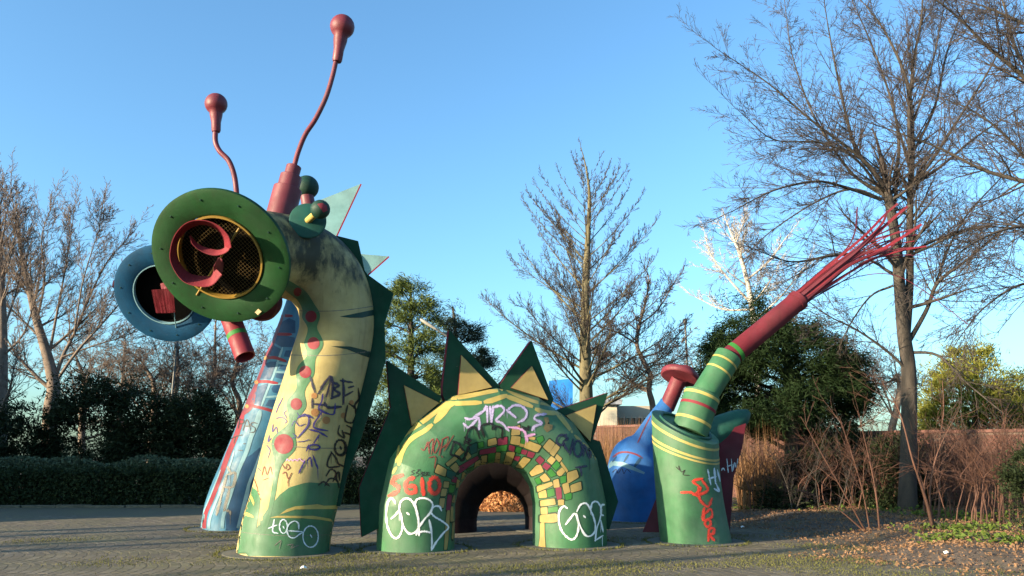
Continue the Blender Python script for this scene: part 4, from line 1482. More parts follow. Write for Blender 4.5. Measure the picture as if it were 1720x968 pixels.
def bare_tree(name, label, D, trunk, limbs, prm, seed, mats=('bark', 'twig'), group='bare winter trees', depth_limbs=0, dl=(2.5, .05, .8), base_y=None):
    """trunk / limbs: lines of (photo x, photo y, radius m); limbs may add a depth swing"""
    rg = random.Random(seed)
    b = at(trunk[0][0], trunk[0][1], D)
    b.z = 0
    t = thing(name, label, 'tree', b, group)
    mb = MB()
    out = ([], [], [])
    P = catmull([(*at(x, y, D), r) for x, y, r in trunk], 6)
    P[0][2] = min(P[0][2], -.05)
    mb.sweep([p[:3] for p in P], [p[3] for p in P], 14)

    def spawn(C, per, first=.1):
        m = len(C)
        tot = sum(math.dist(C[i][:3], C[i + 1][:3]) for i in range(m - 1))
        k = max(1, int(tot * per))
        for j in range(k):
            f = first + (1 - first) * (j + rg.random()) / k
            i = min(m - 2, int(f * (m - 1)))
            g = f * (m - 1) - i
            p = C[i] + (C[i + 1] - C[i]) * g
            d = unit(tuple(C[i + 1][:3] - C[i][:3]))
            hs = 1.0
            if 'top' in prm:
                hs = max(.22, min(1.0, 1.6 * (prm['top'] - p[2]) / prm['top']))
            grow(out, tuple(p[:3]), kid_dir(d, prm['ang'][0] * rg.uniform(.6, 1.3), rg), hs * prm['L1'] * rg.uniform(.5, 1.2) * (1.15 - .6 * f), max(prm['rmin'], p[3] * .42), 1, prm, rg)
        d = unit(tuple(C[-1][:3] - C[-2][:3]))
        grow(out, tuple(C[-1][:3]), d, prm['L1'] * (.8 if 'top' not in prm else .35), max(prm['rmin'], C[-1][3]), 1, prm, rg)
    for ln in limbs:
        sw = ln[0] if not isinstance(ln[0], tuple) else rg.uniform(-1, 1) * prm.get('swing', 1.5)
        pp = ln[1:] if not isinstance(ln[0], tuple) else ln
        m = len(pp)
        C = catmull([(*at(x, y, D + sw * (i / (m - 1)) ** 1.2), r) for i, (x, y, r) in enumerate(pp)], 5)
        for c in C:
            c[3] *= prm.get('thin', 1.0)
        mb.sweep([c[:3] for c in C], [c[3] for c in C], 8)
        spawn(C, prm['per'], .28)
    for k in range(depth_limbs):
        f = rg.uniform(*prm.get('span', (.45, .98)))
        i = min(len(P) - 2, int(f * (len(P) - 1)))
        a = rg.uniform(0, 2 * math.pi)
        e = dl[2] * rg.uniform(.5, 1.2)
        d = unit((math.cos(a), math.sin(a), e))
        L = dl[0] * rg.uniform(.6, 1.2) * (1.2 - .75 * f) * (1 if 'top' not in prm else max(.15, min(1, 1.5 * (prm['top'] - P[i][2]) / prm['top'])))
        p = P[i][:3]
        C = [np.array((*p, max(.012, P[i][3] * .38)))]
        n_ = 9
        for j in range(n_):
            d = unit((d[0] + rg.gauss(0, .08), d[1] + rg.gauss(0, .08), d[2] + rg.gauss(0, .06) + dl[1]))
            C.append(np.array((*(C[-1][:3] + np.array(d) * L / n_), max(prm['rmin'], C[0][3] * (1 - .85 * (j + 1) / n_)))))
        mb.sweep([c[:3] for c in C], [c[3] for c in C], 7)
        spawn(C, prm['per'], .2)
    if prm.get('leader', True):
        spawn(P[int(len(P) * .6):], prm['per'], .1)
    mb.build('trunk', M[mats[0]], t)
    S = out[0] + out[1]
    V1, F1 = seg_tubes(S, 4) if S else (np.zeros((0, 3)), np.zeros((0, 4), int))
    V2, F2 = seg_tubes(out[2], 3)
    V = np.concatenate([V1, V2])
    F = np.concatenate([F1, F2 + len(V1)])
    np_obj('crown', V, F, M[mats[1]], t, True)
    return t


LIND = dict(n=[6, 6, 3, 1], last=3, wig=[.06, .06, .10, .15], up=[.02, .02, .01, .0], kids=[0, 10, 5, 0], ang=[.7, .65, .6, .7], rat=[.5, .46, .5, .4], rmin=.0046, thin=.85, L1=2.1, per=4.2, swing=1.6)
# big tree on the right
bare_tree('linden_tree', 'large bare tree with forked dark trunk in front of the brick wall', 20.7,
          [(1524, 866, .24), (1525, 800, .205), (1527, 700, .19), (1526, 620, .18), (1518, 560, .165), (1511, 480, .145), (1504, 400, .13), (1492, 330, .115), (1488, 310, .09)],
          [[.3, (1521, 590, .12), (1528, 480, .12), (1528, 380, .11), (1530, 310, .10), (1532, 230, .085), (1524, 140, .06), (1490, 60, .035), (1455, 10, .02)],
           [-.8, (1530, 300, .07), (1527, 200, .06), (1535, 100, .045), (1548, 30, .03), (1550, -60, .02)],
           [.9, (1490, 320, .085), (1468, 290, .08), (1440, 255, .06), (1425, 210, .05), (1405, 120, .035), (1390, 40, .02)],
           [-1.2, (1487, 318, .07), (1462, 280, .055), (1420, 245, .045), (1360, 200, .035), (1290, 140, .022), (1215, 90, .012)],
           [1.5, (1490, 325, .06), (1440, 300, .05), (1400, 250, .04), (1360, 180, .03), (1330, 90, .02), (1320, 20, .012)],
           [-1.8, (1480, 335, .065), (1420, 315, .05), (1370, 305, .038), (1300, 320, .025), (1230, 355, .013)],
           [1.2, (1482, 335, .05), (1430, 318, .04), (1370, 340, .028), (1300, 385, .018), (1260, 420, .01)],
           [-1.4, (1485, 330, .05), (1440, 270, .038), (1380, 240, .03), (1300, 235, .02), (1245, 190, .012)],
           [-2.0, (1500, 420, .06), (1450, 425, .05), (1395, 430, .045), (1330, 440, .025), (1270, 420, .012)],
           [.8, (1500, 310, .07), (1510, 250, .055), (1500, 180, .04), (1470, 90, .03), (1440, 20, .018)],
           [-1.0, (1534, 310, .06), (1565, 270, .05), (1610, 200, .04), (1660, 120, .028), (1700, 40, .016)],
           [1.4, (1536, 310, .055), (1580, 280, .045), (1640, 230, .032), (1700, 190, .02), (1760, 150, .012)],
           [-.6, (1521, 585, .07), (1556, 522, .06), (1575, 475, .055), (1620, 440, .04), (1680, 390, .03), (1730, 350, .02)],
           [.9, (1521, 580, .05), (1558, 515, .045), (1576, 465, .04), (1592, 420, .035), (1625, 360, .03), (1680, 300, .02), (1730, 240, .012)],
           [-1.6, (1524, 592, .05), (1575, 597, .04), (1620, 640, .025), (1680, 690, .013)],
           [-1.0, (1524, 622, .05), (1490, 590, .04), (1440, 555, .03), (1390, 530, .018), (1350, 500, .01)],
           [1.8, (1500, 480, .04), (1460, 500, .03), (1420, 560, .018), (1400, 620, .01)],
           [1.0, (1532, 260, .05), (1570, 180, .04), (1590, 90, .03), (1620, 10, .02)],
           [-1.2, (1528, 220, .04), (1560, 130, .03), (1580, 40, .02), (1590, -30, .012)],
           [1.6, (1537, 420, .05), (1580, 400, .04), (1650, 380, .03), (1720, 390, .018)]],
          LIND, 11, ('bark', 'twig'), depth_limbs=10, dl=(4.0, .02, .55))
# tree off the right edge whose branches reach in
bare_tree('linden_tree', 'bare branches reaching in from the top right corner', 16.5,
          [(1860, 880, .26), (1855, 700, .22), (1850, 500, .19), (1845, 330, .16), (1842, 200, .13), (1840, 60, .10)],
          [[.5, (1845, 330, .10), (1780, 320, .08), (1720, 305, .06), (1650, 285, .045), (1580, 250, .03), (1500, 220, .018), (1440, 200, .01)],
           [-.8, (1842, 250, .09), (1770, 180, .07), (1715, 125, .055), (1660, 80, .04), (1610, 30, .03), (1560, -10, .02)],
           [.8, (1842, 240, .07), (1760, 150, .05), (1710, 90, .04), (1690, 20, .03), (1670, -40, .02)],
           [-1.0, (1848, 400, .07), (1780, 400, .05), (1720, 380, .035), (1650, 400, .022), (1590, 440, .012)],
           [1.0, (1848, 420, .07), (1770, 330, .05), (1700, 240, .035), (1640, 190, .025), (1570, 160, .012)],
           [-.4, (1850, 480, .06), (1780, 470, .045), (1710, 480, .03), (1650, 520, .018), (1610, 570, .01)],
           [.4, (1844, 150, .07), (1780, 80, .05), (1720, 40, .04), (1650, 10, .025)]],
          LIND, 23, ('bark', 'twig'), depth_limbs=3, dl=(2.5, .02, .5))
MIDL = dict(LIND, rmin=.0062, L1=1.8, per=3.0, kids=[0, 9, 5, 0], up=[.05, .06, .04, .02], swing=2.0, span=(.22, .97))
TRK = [(985, 800, .34), (985, 690, .30), (983, 600, .25), (983, 520, .20), (985, 450, .155), (988, 390, .11), (990, 330, .07), (985, 285, .04), (976, 248, .012)]
rg = random.Random(31)
LM = []
WID = [(720, 140), (660, 160), (600, 158), (540, 148), (480, 128), (420, 98), (370, 68), (320, 38), (285, 20), (255, 8)]
for k in range(72):
    y = 720 - 425 * (k + rg.random()) / 72
    x0 = np.interp(-y, [-p[1] for p in TRK], [p[0] for p in TRK])
    r0 = np.interp(-y, [-p[1] for p in TRK], [p[2] for p in TRK]) * rg.uniform(.17, .27)
    hw = np.interp(-y, [-a for a, b in WID], [b for a, b in WID]) * rg.uniform(.75, 1.1)
    a = rg.uniform(0, 2 * math.pi)
    dx, dd = math.cos(a) * hw, math.sin(a) * hw / 40
    rise = (.62 + .7 * (720 - y) / 420) * hw * rg.uniform(.7, 1.1)
    LM.append([dd, (x0, y, r0), (x0 + dx * .38, y - rise * .32, r0 * .72), (x0 + dx * .74, y - rise * .68, r0 * .42), (x0 + dx, y - rise, .010)])
bare_tree('linden_tree', 'tall bare pyramidal tree rising behind the green arch', 34.0, TRK, LM, dict(MIDL, top=15.5, L1=1.55, per=4.6, kids=[0, 7, 4, 0], ang=[.6, .6, .6, .6], up=[.05, .11, .08, .04]), 31, ('bark_moss', 'twig'))
CROOK = dict(MIDL, L1=1.5, per=4.0, wig=[.1, .2, .22, .25], rmin=.010)
bare_tree('crooked_tree', 'slim crooked bare tree between the tall tree and the pink cap', 36.0,
          [(1100, 820, .16), (1098, 720, .15), (1096, 680, .14), (1090, 655, .13), (1092, 630, .12), (1080, 605, .11), (1070, 580, .09), (1074, 545, .07), (1085, 505, .05), (1090, 470, .03)],
          [[1, (1090, 655, .07), (1060, 640, .05), (1030, 600, .03), (1000, 590, .015)], [-1, (1072, 580, .06), (1040, 560, .04), (1010, 550, .02)], [0, (1075, 545, .05), (1105, 520, .04), (1130, 480, .02)],
           [1, (1080, 600, .05), (1110, 590, .04), (1140, 560, .02)]], CROOK, 37, ('bark2', 'twig2'), depth_limbs=6, dl=(2.5, .03, .5))
bare_tree('birch_tree', 'pale bare birch behind the dark yew', 48.0,
          [(1275, 800, .22), (1272, 600, .2), (1262, 510, .17), (1252, 460, .14), (1240, 420, .10), (1225, 385, .05)],
          [[1, (1262, 510, .1), (1225, 470, .07), (1195, 430, .04), (1185, 400, .02)], [-1, (1255, 470, .09), (1290, 440, .06), (1320, 400, .03)], [1, (1262, 520, .09), (1215, 520, .06), (1170, 500, .03)],
           [-2, (1265, 540, .09), (1310, 500, .06), (1350, 450, .03)], [1, (1246, 440, .07), (1240, 400, .04), (1250, 370, .02)]],
          dict(MIDL, rmin=.011, per=2.0), 41, ('birch', 'birch'), depth_limbs=10, dl=(3.5, .06, .8))
FAR = dict(MIDL, rmin=.009, L1=2.3, per=4.2, thin=.55, up=[.05, .08, .06, .04], ang=[.6, .6, .6, .6])
bare_tree('ash_tree', 'spreading bare tree with several stems at the far left', 40.0,
          [(82, 830, .36), (84, 700, .34), (90, 650, .30), (80, 600, .24), (62, 540, .19), (50, 490, .15), (35, 420, .09), (30, 370, .05)],
          [[1, (88, 650, .2), (105, 600, .17), (125, 560, .13), (150, 500, .09), (180, 440, .06), (215, 400, .03)], [-1, (95, 640, .15), (130, 590, .12), (175, 540, .08), (230, 480, .05), (275, 460, .02)],
           [1, (82, 600, .14), (95, 530, .11), (110, 450, .07), (120, 390, .04), (125, 350, .02)], [-1, (62, 540, .12), (75, 470, .08), (70, 400, .05), (85, 350, .02)],
           [1, (50, 500, .1), (20, 450, .07), (-5, 400, .04)], [0, (70, 570, .12), (30, 530, .08), (-10, 490, .05)], [-2, (125, 560, .09), (140, 470, .06), (165, 390, .03), (170, 360, .015)],
           [1, (105, 600, .1), (160, 580, .06), (220, 560, .04), (260, 520, .02)]], FAR, 43, ('bark2', 'twig2'), depth_limbs=5, dl=(4, .08, 1.0))
bare_tree('ash_tree', 'straight bare trunk at the left picture edge', 36.0,
          [(2, 850, .25), (3, 700, .24), (4, 560, .2), (0, 440, .14), (-4, 320, .06)],
          [[1, (4, 560, .1), (30, 480, .06), (40, 400, .03)], [-1, (4, 600, .1), (40, 560, .07), (60, 500, .03)], [0, (2, 480, .08), (25, 400, .05), (20, 320, .02)]], FAR, 47, ('bark2', 'twig2'), depth_limbs=3, dl=(3, .08, 1.0))
oak = dict(FAR, wig=[.12, .2, .22, .25], ang=[.8, .8, .8, .8], up=[.02, .02, .01, 0], L1=2.0, per=3.4, kids=[0, 9, 5, 0])
for i, (x, y0, lab) in enumerate(((290, 545, 'bare tree with sunlit twigs under the blue eye ring'), (345, 525, 'bare tree with twisted sunlit boughs left of the blue neck'), (400, 560, 'bare tree between the red chin tube and blue neck'),
                                  (200, 560, 'bare bushy tree above the dark evergreen bushes'), (250, 590, 'smaller bare tree behind the evergreen bushes'), (440, 570, 'bare tree just behind the blue neck'),
                                  (1185, 600, 'low bare tree behind the long red tube'), (1420, 630, 'thin bare tree right of the yew'), (1500, 620, 'pale bare tree behind the large forked trunk'), (140, 570, 'bare tree behind the spreading one on the left'))):
    rg = random.Random(100 + i)
    Dx = 44 + 3 * (i % 4)
    bare_tree('oak_tree', lab, Dx, [(x, 830, .22), (x + rg.uniform(-6, 6), 740, .2), (x + rg.uniform(-12, 12), 680, .17), (x + rg.uniform(-14, 14), 640, .12), (x + rg.uniform(-20, 20), y0 + 20, .05)],
              [[rg.uniform(-2, 2), (x, 700, .1), (x + 25 * s_, 665 + rg.uniform(-15, 15), .07), (x + 50 * s_ * rg.uniform(.8, 1.2), 625 + rg.uniform(-25, 25), .04), (x + 72 * s_, y0 + rg.uniform(10, 60), .02)] for s_ in (-1, 1, -.5, .6)],
              oak, 200 + i, ('bark2', 'twig2'), group='bare trees in the background', depth_limbs=4, dl=(3.5, .04, .7))


# ================================================================== EVERGREENS
def inside(poly, x, y):
    c = False
    for i in range(len(poly)):
        (x1, y1), (x2, y2) = poly[i - 1], poly[i]
        if (y1 > y) != (y2 > y) and x < (x2 - x1) * (y - y1) / (y2 - y1) + x1:
            c = not c
    return c


def evergreen(name, label, D, outline, nclump, mat, seed, trunk=None, thick=.75, clump=.35, per=60, L=.2, w=.03, droop=0.0, cat='tree', group=None, hollow=.35, part='crown', gaps=-.35, layer=0):
    """foliage clumps filling a crown: outline gives its shape, depth follows its width"""
    rg = np.random.default_rng(seed)
    xs, ys = [p[0] for p in outline], [p[1] for p in outline]
    xm = (min(xs) + max(xs)) / 2
    b = at(trunk[0][0] if trunk else xm, 800, D)
    b.z = 0
    t = thing(name, label, cat, b, group)
    C = []
    tries = 0
    while len(C) < nclump and tries < nclump * 60:
        tries += 1
        x, y = rg.uniform(min(xs), max(xs)), rg.uniform(min(ys), max(ys))
        if not inside(outline, x, y):
            continue
        l = r_ = x
        while inside(outline, l, y) and l > min(xs):
            l -= 4
        while inside(outline, r_, y) and r_ < max(xs):
            r_ += 4
        hw = (r_ - l) / 2
        u = (x - (l + r_) / 2) / max(hw, 1)
        dep = hw / ppm(D) * thick * math.sqrt(max(0, 1 - u * u))
        k = rg.uniform(-1, 1)
        w3 = at(x, y, D + dep * k)
        gap = math.sin(w3.x * 2.3 + seed) * math.sin(w3.z * 3.1 + w3.x) + math.sin(w3.y * 2.0 + w3.z * 1.7 + seed)
        if layer:
            gap = math.sin(w3.z * layer + 1.6 * math.sin(w3.x * 1.1 + seed) + 1.1 * math.sin(w3.y * 1.3))
        if gap < gaps:
            continue
        if abs(k) < hollow and abs(u) < .6 and rg.random() < .6:
            continue
        C.append(at(x, y, D + dep * k))
    C = np.array([tuple(c) for c in C])
    cen = np.array([at(xm, max(ys), D)])[0]
    out = C - np.array([cen[0], D, 0])
    out[:, 2] = 0
    out /= np.maximum(np.linalg.norm(out, axis=1), .1)[:, None]
    size = clump * rg.uniform(.35, 1.6, len(C))
    P = np.repeat(C, per, 0) + rg.normal(size=(len(C) * per, 3)) * np.repeat(size, per)[:, None] * np.array([.5, .5, .36])
    dirs = np.repeat(out, per, 0) * .8
    V, F = scatter_blades(P, L, w, rg, .7, .45 - droop, dirs)
    V[:, 2] = np.maximum(V[:, 2], .02)
    np_obj(part, V, F, mat, t)
    if trunk:
        mb = MB()
        T = catmull([(*at(x, y, D), r) for x, y, r in trunk], 5)
        T[0][2] = -.05
        mb.sweep([p[:3] for p in T], [p[3] for p in T], 10)
        r2 = random.Random(seed)
        for c in C[::max(1, len(C) // 40)]:
            i = min(range(len(T)), key=lambda k: abs(T[k][2] - (c[2] - .6)))
            mb.sweep([T[i][:3], T[i][:3] * .5 + c * .5 + np.array([0, 0, .1]), c], [T[i][3] * .3 + .02, .03, .012], 5)
        mb.build('trunk', M['bark'], t)
    return t


PINE = leafy('pine needles', (.032, .052, .014), (.085, .11, .028), .8, .6, .1)
PINED = leafy('dark pine needles', (.014, .026, .020), (.03, .045, .03), .8, .6, .1)
YEW = leafy('yew needles', (.004, .011, .005), (.015, .029, .009), .9, .5, .12)
YEWY = leafy('golden conifer', (.07, .085, .014), (.17, .17, .03), 1.0, .6, .15)
DARK = leafy('dark evergreen leaves', (.006, .012, .006), (.018, .026, .010), .8, .5, .1)
HEDGE = leafy('hedge leaves', (.009, .017, .008), (.028, .040, .016), 1.5, .5, .15)
GREYP = leafy('grey green leaves', (.05, .07, .04), (.11, .135, .08), 2, .6, .2)
evergreen('pine_tree', 'sunlit green pine just right of the yellow neck', 38,
          [(640, 760), (628, 600), (640, 520), (655, 488), (672, 474), (690, 468), (712, 485), (728, 505), (735, 540), (728, 570), (745, 600), (740, 640), (760, 700), (740, 780)], 400, PINE, 3,
          [(690, 840, .3), (690, 700, .22), (690, 560, .12), (690, 480, .04)], clump=.42, per=75, L=.26, w=.04, hollow=.2, gaps=-.5, layer=4.2)
evergreen('pine_tree', 'dark pine behind the two upper arch fins', 41,
          [(730, 760), (722, 620), (738, 560), (735, 522), (752, 510), (775, 518), (785, 545), (808, 548), (806, 580), (825, 600), (822, 640), (850, 690), (840, 770)], 330, PINED, 4,
          [(775, 840, .3), (772, 700, .2), (765, 560, .1), (760, 515, .04)], clump=.42, per=75, L=.26, w=.04, gaps=-.5, layer=4.0)
evergreen('yew_tree', 'large dark yew with drooping sprays beyond the green tail', 23.5,
          [(1192, 690), (1172, 640), (1195, 600), (1176, 570), (1200, 560), (1188, 535), (1214, 535), (1222, 500), (1240, 522), (1256, 505), (1270, 520), (1278, 488), (1300, 515), (1330, 522), (1345, 545), (1375, 540), (1385, 566), (1415, 570), (1420, 595), (1450, 600), (1438, 630), (1462, 645),
           (1450, 675), (1440, 700), (1425, 695), (1405, 740), (1370, 730), (1345, 770), (1310, 745), (1285, 765), (1262, 715), (1230, 722)], 900, YEW, 5,
          [(1328, 850, .24), (1330, 760, .22), (1328, 680, .2), (1322, 600, .12), (1310, 540, .05)], clump=.36, per=90, L=.20, w=.026, droop=.7, hollow=.3, gaps=-.72)
evergreen('golden_conifer', 'yellow green conifer behind the wall on the right', 30,
          [(1545, 740), (1550, 680), (1565, 640), (1582, 610), (1600, 590), (1625, 582), (1650, 580), (1672, 592), (1690, 610), (1715, 640), (1730, 690), (1730, 740)], 260, YEWY, 6,
          [(1640, 830, .2), (1640, 700, .15), (1640, 600, .05)], clump=.42, per=80, L=.24, w=.04, droop=-.3)
evergreen('golden_conifer', 'conifer cut by the right picture edge behind the wall', 29,
          [(1690, 740), (1695, 650), (1715, 632), (1745, 625), (1790, 650), (1800, 740)], 110, YEWY, 16, [(1745, 830, .2), (1745, 700, .12), (1745, 640, .05)], clump=.42, per=80, L=.24, w=.04, droop=-.3)
for i, (ol, lab, D) in enumerate((([(80, 830), (85, 700), (100, 660), (125, 642), (160, 640), (190, 650), (205, 690), (210, 830)], 'dark evergreen bush behind the hedge, the left one', 27.5),
                                  ([(185, 830), (190, 660), (215, 645), (250, 640), (280, 655), (300, 690), (305, 830)], 'dark evergreen bush behind the hedge, the middle one', 28),
                                  ([(270, 830), (285, 690), (310, 662), (345, 665), (375, 700), (385, 760), (390, 830)], 'dark evergreen bush nearest to the blue neck', 27.5),
                                  ([(-40, 830), (-40, 720), (0, 690), (50, 680), (90, 710), (110, 830)], 'low dark bush at the left picture edge', 28),
                                  ([(560, 860), (565, 740), (590, 715), (630, 700), (680, 730), (690, 860)], 'dark bush in the gap between yellow neck and arch', 29))):
    evergreen('evergreen_bush', lab, D, ol, 170, DARK, 60 + i, None, clump=.5, per=80, L=.2, w=.05, cat='bush', group='dark evergreen bushes', part='foliage')
for i, (ol, lab, D, k) in enumerate((([(1350, 880), (1355, 790), (1385, 735), (1420, 712), (1455, 725), (1470, 780), (1475, 880)], 'dark bush added for shade before the wall left of the forked trunk', 23.0, 150),
                                     ([(1455, 880), (1460, 770), (1490, 728), (1520, 735), (1560, 760), (1570, 800), (1570, 880)], 'dark bush added for shade just behind the forked trunk', 22.0, 150),
                                     ([(1255, 880), (1260, 810), (1290, 775), (1330, 770), (1365, 800), (1370, 880)], 'low dark undergrowth added for shade at the foot of the yew', 22.0, 120))):
    evergreen('shade_bush', lab, D, ol, k, DARK, 90 + i, None, clump=.34, per=60, L=.14, w=.04, cat='bush', group='dark bushes added for shade by the wall', part='foliage')  # dark foliage added to darken the stretch where the wall lies in shade
# hedge with its pale tops
hd = thing('hedge', 'long clipped dark hedge along the left of the square', 'hedge', (-10, KY + .9, 0))
n = 42000
P = np.stack([RNG.uniform(-24, -2.2, n), KY + .25 + RNG.uniform(0, 1.4, n), RNG.uniform(.05, 1.08, n) + RNG.normal(0, .07, n)], 1)
P[:n // 2, 1] = KY + .25 + np.abs(RNG.normal(0, .12, n // 2)) + .12 * np.sin(P[:n // 2, 0] * 2.1) + .08 * np.sin(P[:n // 2, 0] * 5.3 + P[:n // 2, 2] * 4)
V, F = scatter_quads(P, .075, RNG, .3)
np_obj('foliage', V, F, HEDGE, hd)
n = 1500
P = np.stack([RNG.uniform(-24, -2.2, n), KY + .2 + RNG.uniform(0, 1.2, n), RNG.uniform(.85, 1.1, n)], 1)
V, F = scatter_blades(P, .26, .014, RNG, .35)
tag(np_obj('shoots', V, F, HEDGE, hd), kind='stuff')
mb = MB()
for i in range(44):
    mb.sweep([(-23.6 + i * .49, KY + .9, -.03), (-23.6 + i * .49 + RNG.uniform(-.1, .1), KY + .8, .8)], .02, 5)
mb.build('stems', M['bark'], hd)
n = 9000
x = RNG.uniform(-20, -5, n)
k = .5 + .5 * np.sin(x * 2.3) * np.sin(x * .7 + 1)
P = np.stack([x, KY + 1.7 + RNG.uniform(0, .7, n), 1.0 + RNG.uniform(0, .55, n) * (.4 + .6 * k)], 1)
V, F = scatter_quads(P, .07, RNG, .5)
tag(np_obj('grey_plants', V, F, GREYP), 'pale grey green plants standing just behind the hedge', 'plants', kind='stuff')

# ================================================================== SHRUBS, REEDS, GROUND COVER ON THE RIGHT
def shrub(label, stems, mat='redstem', seed=0, D=None, kids=3.0, L1=.9):
    rg = random.Random(seed)
    b = gp(stems[0][0][0], stems[0][0][1]) if D is None else at(*stems[0][0][:2], D)
    b.z = bank_h(b.x, b.y)
    Dd = b.y
    t = thing('bare_shrub', label, 'shrub', b, 'bare shrubs in front of the brick wall')
    prm = dict(LIND, rmin=.0035, L1=L1, per=kids, kids=[0, 4, 0, 0], last=2, up=[.02, .03, .02, 0])
    out = ([], [], [])
    for st in stems:
        sw = rg.uniform(-.6, .6)
        m = len(st)
        C = catmull([(*at(x, y, Dd + sw * i / (m - 1)), .016 * (1 - .8 * i / (m - 1)) * rg.uniform(.8, 1.3) * (st[0][2] if len(st[0]) > 2 else 1)) for i, (x, y, *_) in enumerate(st)], 5)
        C[0][2] = bank_h(C[0][0], C[0][1]) - .02
        MB().sweep([c[:3] for c in C], [max(.003, c[3]) for c in C], 6).build('stem', M[mat], t)
        for j in range(int(kids * 3)):
            i = min(len(C) - 2, int((.25 + .75 * rg.random()) * (len(C) - 1)))
            grow(out, tuple(C[i][:3]), kid_dir(unit(tuple(C[i + 1][:3] - C[i][:3])), .6 * rg.uniform(.5, 1.4), rg), L1 * rg.uniform(.4, 1.2), .006, 1, prm, rg)
    V, F = seg_tubes(out[0] + out[1] + out[2], 3)
    tag(np_obj('twigs', V, F, M[mat], t, True), kind='stuff')


shrub('tall red brown shrub leaning left in front of the trunk', [[(1570, 905, 2.2), (1558, 850), (1542, 800), (1532, 770), (1510, 690), (1480, 640)], [(1572, 900, 1.2), (1562, 830), (1575, 760), (1610, 690)]], seed=1)
shrub('upright slim orange stemmed sapling right of the trunk', [[(1577, 882, 1.8), (1579, 800), (1579, 740), (1585, 690), (1583, 640)]], seed=2)
shrub('low fan of thin stems leaning left by the soil edge', [[(1458, 900, 1.2), (1430, 850), (1390, 780), (1345, 700)], [(1462, 898), (1450, 830), (1430, 760), (1410, 700)], [(1478, 896, 1.2), (1470, 820), (1455, 750), (1440, 690)], [(1455, 895), (1400, 850), (1340, 820)]], seed=3, mat='redstem')
shrub('thin red stems beside the dark bush on the right', [[(1680, 892, 1.6), (1677, 830), (1679, 780), (1690, 700)], [(1684, 890), (1688, 820), (1688, 760)], [(1676, 890), (1650, 800), (1610, 740), (1580, 720)], [(1682, 888), (1640, 820), (1560, 790), (1500, 775)]], seed=4)
shrub('short red shoots standing between sapling and dark bush', [[(1631, 882, 1.4), (1630, 840), (1632, 790)], [(1600, 878), (1590, 820), (1570, 770)], [(1645, 880), (1660, 800), (1680, 730), (1700, 660)]], seed=5)
shrub('sparse dark shrub under the yew', [[(1330, 880), (1350, 820), (1380, 760)], [(1335, 880), (1320, 810), (1290, 750)], [(1400, 880), (1420, 820), (1440, 740)], [(1380, 880), (1370, 800), (1385, 730)]], seed=6, mat='bark', D=20.5)
shrub('dense dark thicket in the shade before the brick wall', [[(1440 + 14 * i, 868), (1440 + 14 * i + ((i * 37) % 40 - 20), 800), (1440 + 14 * i + ((i * 53) % 70 - 35), 735)] for i in range(12)], seed=8, mat='bark', D=21.8, kids=5)
shrub('twiggy thicket before the sunlit end of the wall', [[(1590 + 15 * i, 868), (1590 + 15 * i + ((i * 37) % 40 - 20), 800), (1590 + 15 * i + ((i * 53) % 70 - 35), 740)] for i in range(9)], seed=9, mat='redstem', D=17.6, kids=4)
for i, (lab, xa, xb, D, m) in enumerate((('dense brown twigs in front of the wall under the yew', 1255, 1400, 21.5, 'redstem'), ('dense brown twigs in front of the wall beside the forked trunk', 1400, 1530, 21.7, 'redstem'),
                                   ('dense reddish twigs between sapling and right picture edge', 1545, 1640, 18.6, 'redstem'), ('dense twigs in front of the wall at the right edge', 1630, 1730, 16.6, 'redstem'))):
    rg = random.Random(300 + i)
    st = []
    for k in range(15):
        x = xa + (xb - xa) * (k + rg.random()) / 15
        st.append([(x, 872), (x + rg.uniform(-12, 12), 815), (x + rg.uniform(-28, 28), 785 + rg.uniform(-15, 15)), (x + rg.uniform(-50, 50), 750 + rg.uniform(-30, 25))])
    shrub(lab, st, seed=310 + i, mat=m, D=D, kids=3, L1=.8)
REED = leafy('dry reeds', (.12, .065, .032), (.21, .12, .06), 3, .8, .2)
for lab, x0, x1, D, n, h in (('dry reddish reeds in front of the wall left of the blue tail', 1003, 1090, 27.0, 900, 2.3), ('dry pale reeds beyond the maroon claw', 1238, 1312, 22.5, 420, 2.0)):
    b = at((x0 + x1) / 2, 800, D)
    b.z = 0
    t = thing('reed_clump', lab, 'reeds', b, 'dry reeds along the wall')
    xx = RNG.uniform(x0, x1, n)
    P = np.array([tuple(at(a, 800, D + RNG.uniform(-.7, .7))) for a in xx])
    P[:, 2] = 0
    V, F = scatter_blades(P, h, .028, RNG, .09, 1.0)
    V2, F2 = scatter_blades(P + np.array([0, 0, .6]), 1.0, .035, RNG, .3, .8)
    np_obj('stalks', np.concatenate([V, V2]), np.concatenate([F, F2 + len(V)]), REED, t)
# dark bush at right edge, ivy
evergreen('evergreen_bush', 'dark leafy bush at the right picture edge', 14.2, [(1690, 900), (1685, 840), (1692, 790), (1710, 760), (1740, 745), (1790, 770), (1810, 900)], 120, DARK, 77, None, clump=.16, per=70, L=.07, w=.03, cat='bush', part='foliage')
IVY = leafy('ivy leaves', (.045, .075, .014), (.10, .14, .03), 3, .5, .25)
P = []
for x, y, s_, k in ((1625, 905, .5, 240), (1660, 885, .45, 170), (1600, 920, .3, 160), (1570, 880, .4, 150), (1700, 930, .3, 120), (1480, 870, .8, 140), (1270, 862, .9, 120)):
    c = gp(x, y)
    q = RNG.normal(0, s_, (k, 2)) * np.array([1, .6])
    for a in q:
        P.append((c.x + a[0], c.y + a[1], bank_h(c.x + a[0], c.y + a[1]) + RNG.uniform(.02, .14)))
V, F = scatter_quads(np.array(P), .07, RNG, .6, 1.2)
tag(np_obj('ground_ivy', V, F, IVY), 'bright green ground cover on the soil bank', 'ground cover', kind='stuff')

